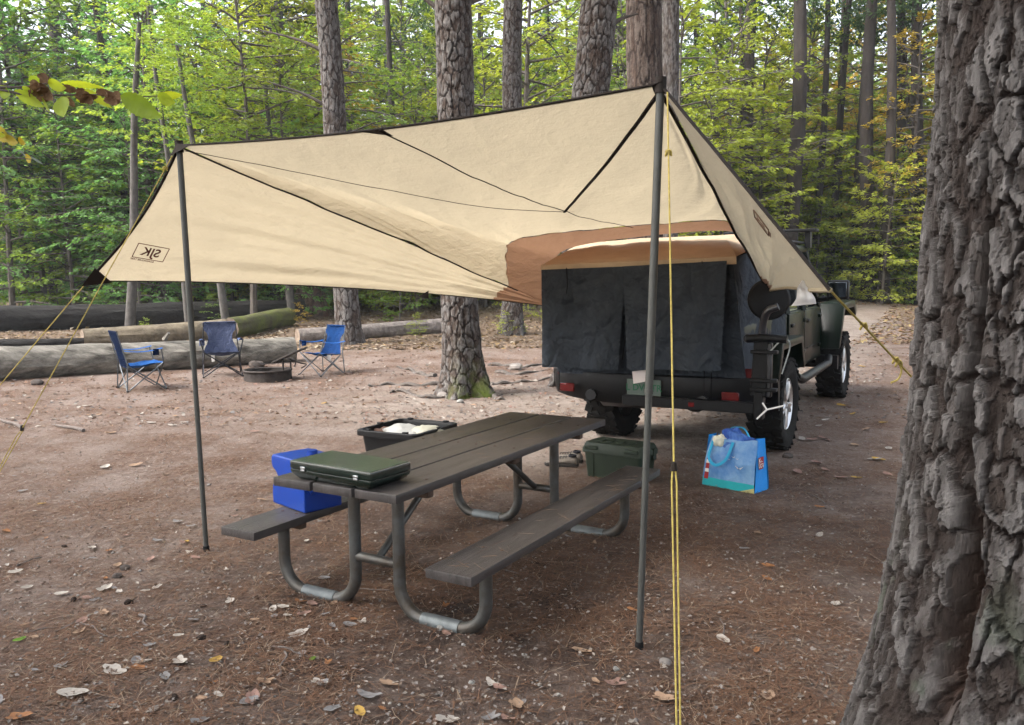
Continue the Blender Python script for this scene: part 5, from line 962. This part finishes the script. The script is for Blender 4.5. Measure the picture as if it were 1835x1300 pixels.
LC = {'pale': ((.36, .325, .285), 'pale bleached'), 'tan': ((.29, .195, .13), 'tan'), 'pink': ((.25, .155, .125), 'pinkish-brown'), 'gold': ((.38, .24, .06), 'golden-yellow'), 'grey': ((.20, .19, .185), 'grey'), 'orange': ((.25, .115, .05), 'orange'), 'green': ((.12, .22, .03), 'green')}
LM = {k: mat('fallen_'+k, v_[0], .75, var=.2, scale=2.5, transl=.15, bump=.2, bscale=8) for k, v_ in LC.items()}
LP = {}
for kind in ('lobed', 'oval', 'maple'):
    for sd_ in range(2):
        vs, fs = leaf_proto(kind, sd_+5)
        for k in LC: o = MB().add(vs, fs).build('fallen_leaf', LM[k], sharp=80); LP[kind, sd_, k] = o.data; bpy.data.objects.remove(o)
def fallen(px, py, size, col_, kind, where='on the needle litter', grp='fallen leaves on the ground'):
    p = gnd(px, py); o = link('fallen_leaf', LP[kind, random.randrange(2), col_]); s_ = size*.6; o.location = p+Vector((0, 0, .006)); o.scale = (s_,)*3; o.rotation_euler = (random.uniform(-.15, .15), random.uniform(-.15, .15), random.uniform(0, 6.3)); nm = {'lobed': 'lobed oak leaf', 'oval': 'oval leaf', 'maple': 'pointed maple leaf'}[kind]
    tag(o, '%s fallen %s lying %s' % (LC[col_][1], nm, where), 'leaf', grp)
for q in [(130, 1248, .10, 'pale', 'oval'), (386, 1187, .065, 'gold', 'oval'), (205, 1207, .10, 'pale', 'lobed'), (188, 1058, .09, 'pale', 'lobed'), (1101, 1229, .085, 'pink', 'maple'), (1042, 1171, .075, 'tan', 'oval'), (1190, 1256, .085, 'tan', 'lobed'), (1375, 1252, .085, 'tan', 'lobed'), (696, 1230, .075, 'tan', 'lobed'), (660, 1252, .09, 'grey', 'maple'), (1374, 1040, .055, 'orange', 'oval'), (36, 1290, .09, 'orange', 'lobed'), (452, 1256, .085, 'pink', 'lobed'), (142, 1136, .07, 'tan', 'oval'), (1468, 911, .06, 'orange', 'oval'), (244, 836, .10, 'tan', 'oval'), (48, 1056, .06, 'pale', 'oval'), (110, 1067, .06, 'pale', 'oval'), (322, 1190, .09, 'pale', 'lobed'), (258, 1190, .06, 'pale', 'oval'), (535, 1140, .085, 'pale', 'lobed'), (925, 1268, .09, 'tan', 'lobed'), (1296, 1150, .07, 'pale', 'oval'), (880, 1290, .07, 'grey', 'maple'), (800, 1295, .08, 'pale', 'lobed'), (560, 1184, .035, 'green', 'oval'), (35, 1150, .05, 'green', 'oval'), (560, 1085, .06, 'pink', 'oval'), (335, 973, .05, 'gold', 'oval'), (75, 905, .05, 'gold', 'oval'), (12, 955, .07, 'orange', 'oval'), (165, 985, .07, 'pale', 'oval'), (330, 975, .06, 'pink', 'maple'), (270, 1005, .07, 'pink', 'lobed'), (210, 1016, .06, 'tan', 'oval'), (645, 1280, .06, 'gold', 'oval')]: fallen(*q)
rl = random.Random(11)
for i in range(130):
    py = 840+460*rl.random()**.8; px = rl.uniform(-40, 1500) if rl.random() < .35 else rl.uniform(-40, 650)
    fallen(px, py, rl.uniform(.03, .07), rl.choice(['pale', 'pale', 'tan', 'tan', 'pink', 'grey', 'grey', 'orange']), rl.choice(['oval', 'oval', 'lobed', 'maple']))
for i in range(70):
    fallen(rl.uniform(0, 1300) if i % 2 else rl.uniform(1420, 1600), rl.uniform(640, 860), rl.uniform(.06, .12), rl.choice(['pale', 'pale', 'tan', 'pink', 'gold']), 'oval', 'on the clearing beyond the table', 'fallen leaves beyond the table')
r = np.random.default_rng(17)
def scr(n, x0, x1, y0, y1, pw=1.0):                        # ground points, thinner with distance
    Y = y0*(y1/y0)**(r.random(n)**pw); X = (r.uniform(x0, x1, n)-PW/2)/FPX*Y; return X, Y
# needles
n = 150000; X, Y = scr(n, -150, 1700, 1.9, 14); cl = fbm(X*2.2, Y*2.2, 91, 3); keep = r.random(n) < sstep(.36, .62, cl)*.9+.12; X, Y = X[keep], Y[keep]; n = len(X)
az = r.uniform(0, 2*np.pi, n); ln = r.uniform(.03, .065, n); hw = r.uniform(.0007, .0011, n)*(1+Y*.10); D = np.stack([np.cos(az), np.sin(az), r.normal(0, .10, n)], 1); Sd = np.stack([-np.sin(az), np.cos(az), 0*az], 1); Zb = gz(X, Y)+(fbm(X*9, Y*9, 21, 3)-.5)*.012+.004+r.random(n)*.006
P = np.stack([X, Y, Zb], 1); bend = Sd*r.normal(0, .008, n)[:, None]
v = np.stack([P-D*ln[:, None]-Sd*hw[:, None], P-D*ln[:, None]+Sd*hw[:, None], P+bend+Sd*hw[:, None]+np.array([0, 0, .003]), P+bend-Sd*hw[:, None]+np.array([0, 0, .003]), P+D*ln[:, None]+Sd*hw[:, None]*.5, P+D*ln[:, None]-Sd*hw[:, None]*.5], 1).reshape(-1, 3)
i6 = np.arange(n)[:, None]*6; f = np.concatenate([i6+np.array([[0, 1, 2, 3]]), i6+np.array([[3, 2, 4, 5]])]); tone = r.random(n)[:, None]; c = np.array((.19, .10, .058))*(1-tone)+np.array((.11, .066, .045))*tone; c = np.where(r.random((n, 1)) < .10, np.array((.27, .20, .14)), c)
tag(link('pine_needles', np_mesh('pine_needles', v, f, mat('dry_needles', (1, 1, 1), .7, var=.1, attr=True), np.repeat(c, 6, 0), smooth=False)), 'rust-brown dry pine needles strewn over the camp ground', 'needles', kind='stuff')
# fine leaf crumbs and litter
def litter(name, X, Y, size, label, pal, kind='leaves'):
    n = len(X); az = r.uniform(0, 6.3, n); D = np.stack([np.cos(az), np.sin(az), r.normal(0, .25, n)], 1); N = np.stack([r.normal(0, .3, n), r.normal(0, .3, n), np.ones(n)], 1); s_ = size*r.uniform(.35, 1.2, n)
    v, f = leaf_arrays(np.stack([X, Y, gz(X, Y)+.008+r.random(n)*.012], 1), D, N, s_, s_*r.uniform(.45, .8, n)); c = np.array(pal)[r.integers(0, len(pal), n)]*r.uniform(.7, 1.15, (n, 1))
    tag(link(name, np_mesh(name, v, f, mat(name, (1, 1, 1), .8, var=.15, attr=True, transl=.1), np.repeat(c, 4, 0), smooth=False)), label, kind, kind='stuff')
PAL = [LC['pale'][0], LC['tan'][0], LC['pink'][0], LC['grey'][0], (.16, .10, .07), (.22, .13, .09)]
X, Y = scr(24000, -200, 1650, 1.9, 12); litter('leaf_crumbs', X, Y, .022, 'small crumbs of dry leaf and bark over the camp ground', [(.20, .17, .15), (.15, .11, .085), (.13, .085, .06), (.10, .07, .055), (.24, .21, .19), (.30, .26, .22)])
X, Y = scr(5000, -200, 1700, 9, 17); litter('dry_leaf_scatter', X, Y, .07, 'pale dry leaves scattered over the far side of the clearing', PAL)
n = 16000; Y = 17+22*r.random(n)**1.3; X = (r.uniform(-250, 1000, n)-PW/2)/FPX*Y; litter('forest_leaf_litter', X, Y, .14, 'tan leaf litter covering the forest floor among the logs', [(.25, .19, .135), (.30, .25, .19), (.19, .13, .085), (.26, .18, .09)])
n = 7000; Y = r.uniform(17, 42, n); X = (r.uniform(1400, 1750, n)-PW/2)/FPX*Y; k_ = (np.abs(X-1.0-(Y-8)*.53) > 1.3) | (Y > 30); litter('lane_leaf_litter', X[k_], Y[k_], .15, 'orange-brown leaf litter along the lane beyond the truck', [(.29, .21, .13), (.24, .14, .075), (.20, .13, .085), (.31, .24, .11)])
# pebbles as low octahedra
n = 3200; X, Y = scr(n, -200, 1700, 1.9, 11); s_ = .004+.010*r.random(n)**4; V0 = np.array([(1, 0, 0), (-.9, .2, 0), (0, 1, 0), (.1, -1, 0), (0, 0, .7), (.1, .1, -.6), (.6, .6, .35), (-.6, -.55, .35)]); F0 = np.array([(0, 6, 4), (6, 2, 4), (2, 1, 4), (1, 7, 4), (7, 3, 4), (3, 0, 4), (6, 0, 5), (2, 6, 5), (1, 2, 5), (7, 1, 5), (3, 7, 5), (0, 3, 5)])
az = r.uniform(0, 6.3, n); R2 = np.stack([np.stack([np.cos(az), -np.sin(az), 0*az], 1), np.stack([np.sin(az), np.cos(az), 0*az], 1), np.stack([0*az, 0*az, 1+0*az], 1)], 1)
v = np.einsum('nij,kj->nki', R2, V0)*(s_[:, None, None])*r.uniform(.75, 1.2, (n, 8, 1))+np.stack([X, Y, gz(X, Y)+s_*.3], 1)[:, None]; f = (np.arange(n)[:, None, None]*8+F0[None]).reshape(-1, 3); c = np.array([(.22, .20, .185), (.30, .28, .25), (.15, .13, .115), (.25, .19, .165), (.34, .32, .30)])[r.integers(0, 5, n)]
tag(link('pebbles', np_mesh('pebbles', v.reshape(-1, 3), f, mat('pebble', (1, 1, 1), .85, var=.15, attr=True), np.repeat(c, 8, 0))), 'small grey pebbles strewn over the camp ground', 'pebbles', kind='stuff')
# needles lying on the table
n = 80; a = r.uniform(-1.05, 1.05, n); b = np.where(r.random(n) < .5, r.uniform(-.35, .35, n), .6236+r.uniform(-.1, .1, n)); zz = np.where(np.abs(b) < .4, TZ, SZ)+.002; az = r.uniform(0, 6.3, n); bl = MB()
for k in range(n):
    p = TLp(b[k], a[k], zz[k]); d = Vector((math.cos(az[k]), math.sin(az[k]), 0)); e = Vector((-d.y, d.x, 0)); L_ = r.uniform(.02, .05); bl.tube([p-d*L_, p+e*r.normal(0, .006)+Vector((0, 0, .001)), p+d*L_], .0005, 3)
tag(bl.build('table_needles', mat('table_needle', (.20, .12, .07), .8)), 'a few dry pine needles fallen on the picnic table', 'needles', kind='stuff')
# pine cones and twigs
m_cone = mat('pine_cone', (.035, .025, .02), .85, var=.4, scale=40, bump=.5)
cone = MB(); secs = []
for i in range(10):
    t = i/9; rr = (.017*math.sin(PI*(.12+.83*t))+.002); secs.append([(rr*(1.25 if (k+i) % 2 else .8)*math.cos(2*PI*k/14), t*.075, rr*(1.25 if (k+i) % 2 else .8)*math.sin(2*PI*k/14)+.016) for k in range(14)])
cone = loft(secs, True); co = cone.build('pine_cone', m_cone, sharp=15); cme = co.data; bpy.data.objects.remove(co)
for i, (px, py) in enumerate([(405, 1160), (370, 1145), (310, 1250), (223, 1085), (120, 982), (135, 1075), (358, 1090), (487, 1090)]):
    o = link('pine_cone', cme); o.location = gnd(px, py); o.rotation_euler = (0, 0, i*1.9); k = rl.uniform(.35, .6); o.scale = (k, k, k); tag(o, 'dark closed pine cone lying in the needle litter', 'pine cone', 'pine cones on the ground')
m_twig = mat('grey_twig', (.13, .11, .10), .9, var=.3, scale=20, bump=.3)
for i, (x0, y0, x1, y1, rr) in enumerate([(100, 1135, 160, 1108, .006), (140, 1120, 200, 1145, .005), (50, 1135, 120, 1125, .004), (480, 1160, 560, 1180, .004), (510, 1170, 505, 1210, .005), (250, 1105, 265, 1125, .008), (30, 1015, 75, 1000, .005), (560, 1145, 600, 1165, .004), (840, 1005, 930, 1030, .006), (100, 1190, 130, 1170, .005), (610, 1062, 700, 1060, .006), (1290, 1110, 1305, 1170, .004), (1480, 905, 1440, 880, .005), (150, 775, 100, 765, .02), (40, 770, 0, 755, .02)]):
    a, b = gnd(x0, y0), gnd(x1, y1); q = bez([a, lerp(a, b, .35)+Vector((.01, .012, .006)), lerp(a, b, .7)+Vector((-.01, 0, .004)), b], 3); n = len(q); o = MB().tube([p-a+Vector((0, 0, rr)) for p in q], [rr*(1-.5*j/n) for j in range(n)], 6).build('twig', m_twig); o.location = a; tag(o, 'thin grey twig lying in the needle litter' if i < 13 else 'weathered grey stick at the left edge of the clearing', 'twig', 'twigs on the ground')
for i, (px, py) in enumerate([(210, 1035), (225, 1020), (1120, 835), (1143, 838)]): rock(px, py, .03, m_rockdark, 'dark bark-brown lump in the needle litter', 40+i, 'dark lumps on the ground')

# ================================================================== HAZE: the damp air of the wood
hz = MB().box((0, 75, 14), (340, 222, 38), 0); m_hz = bpy.data.materials.new('haze'); m_hz.use_nodes = True; hn = m_hz.node_tree.nodes; hn.remove(hn['Principled BSDF']); pv = hn.new('ShaderNodeVolumePrincipled')
pv.inputs['Color'].default_value = (.86, .93, 1.0, 1); pv.inputs['Density'].default_value = .0007; pv.inputs['Anisotropy'].default_value = .2; m_hz.node_tree.links.new(pv.outputs[0], hn['Material Output'].inputs['Volume'])
ho = hz.build('haze', m_hz); tag(ho, 'thin pale damp haze hanging through the whole wood', 'haze', kind='stuff')
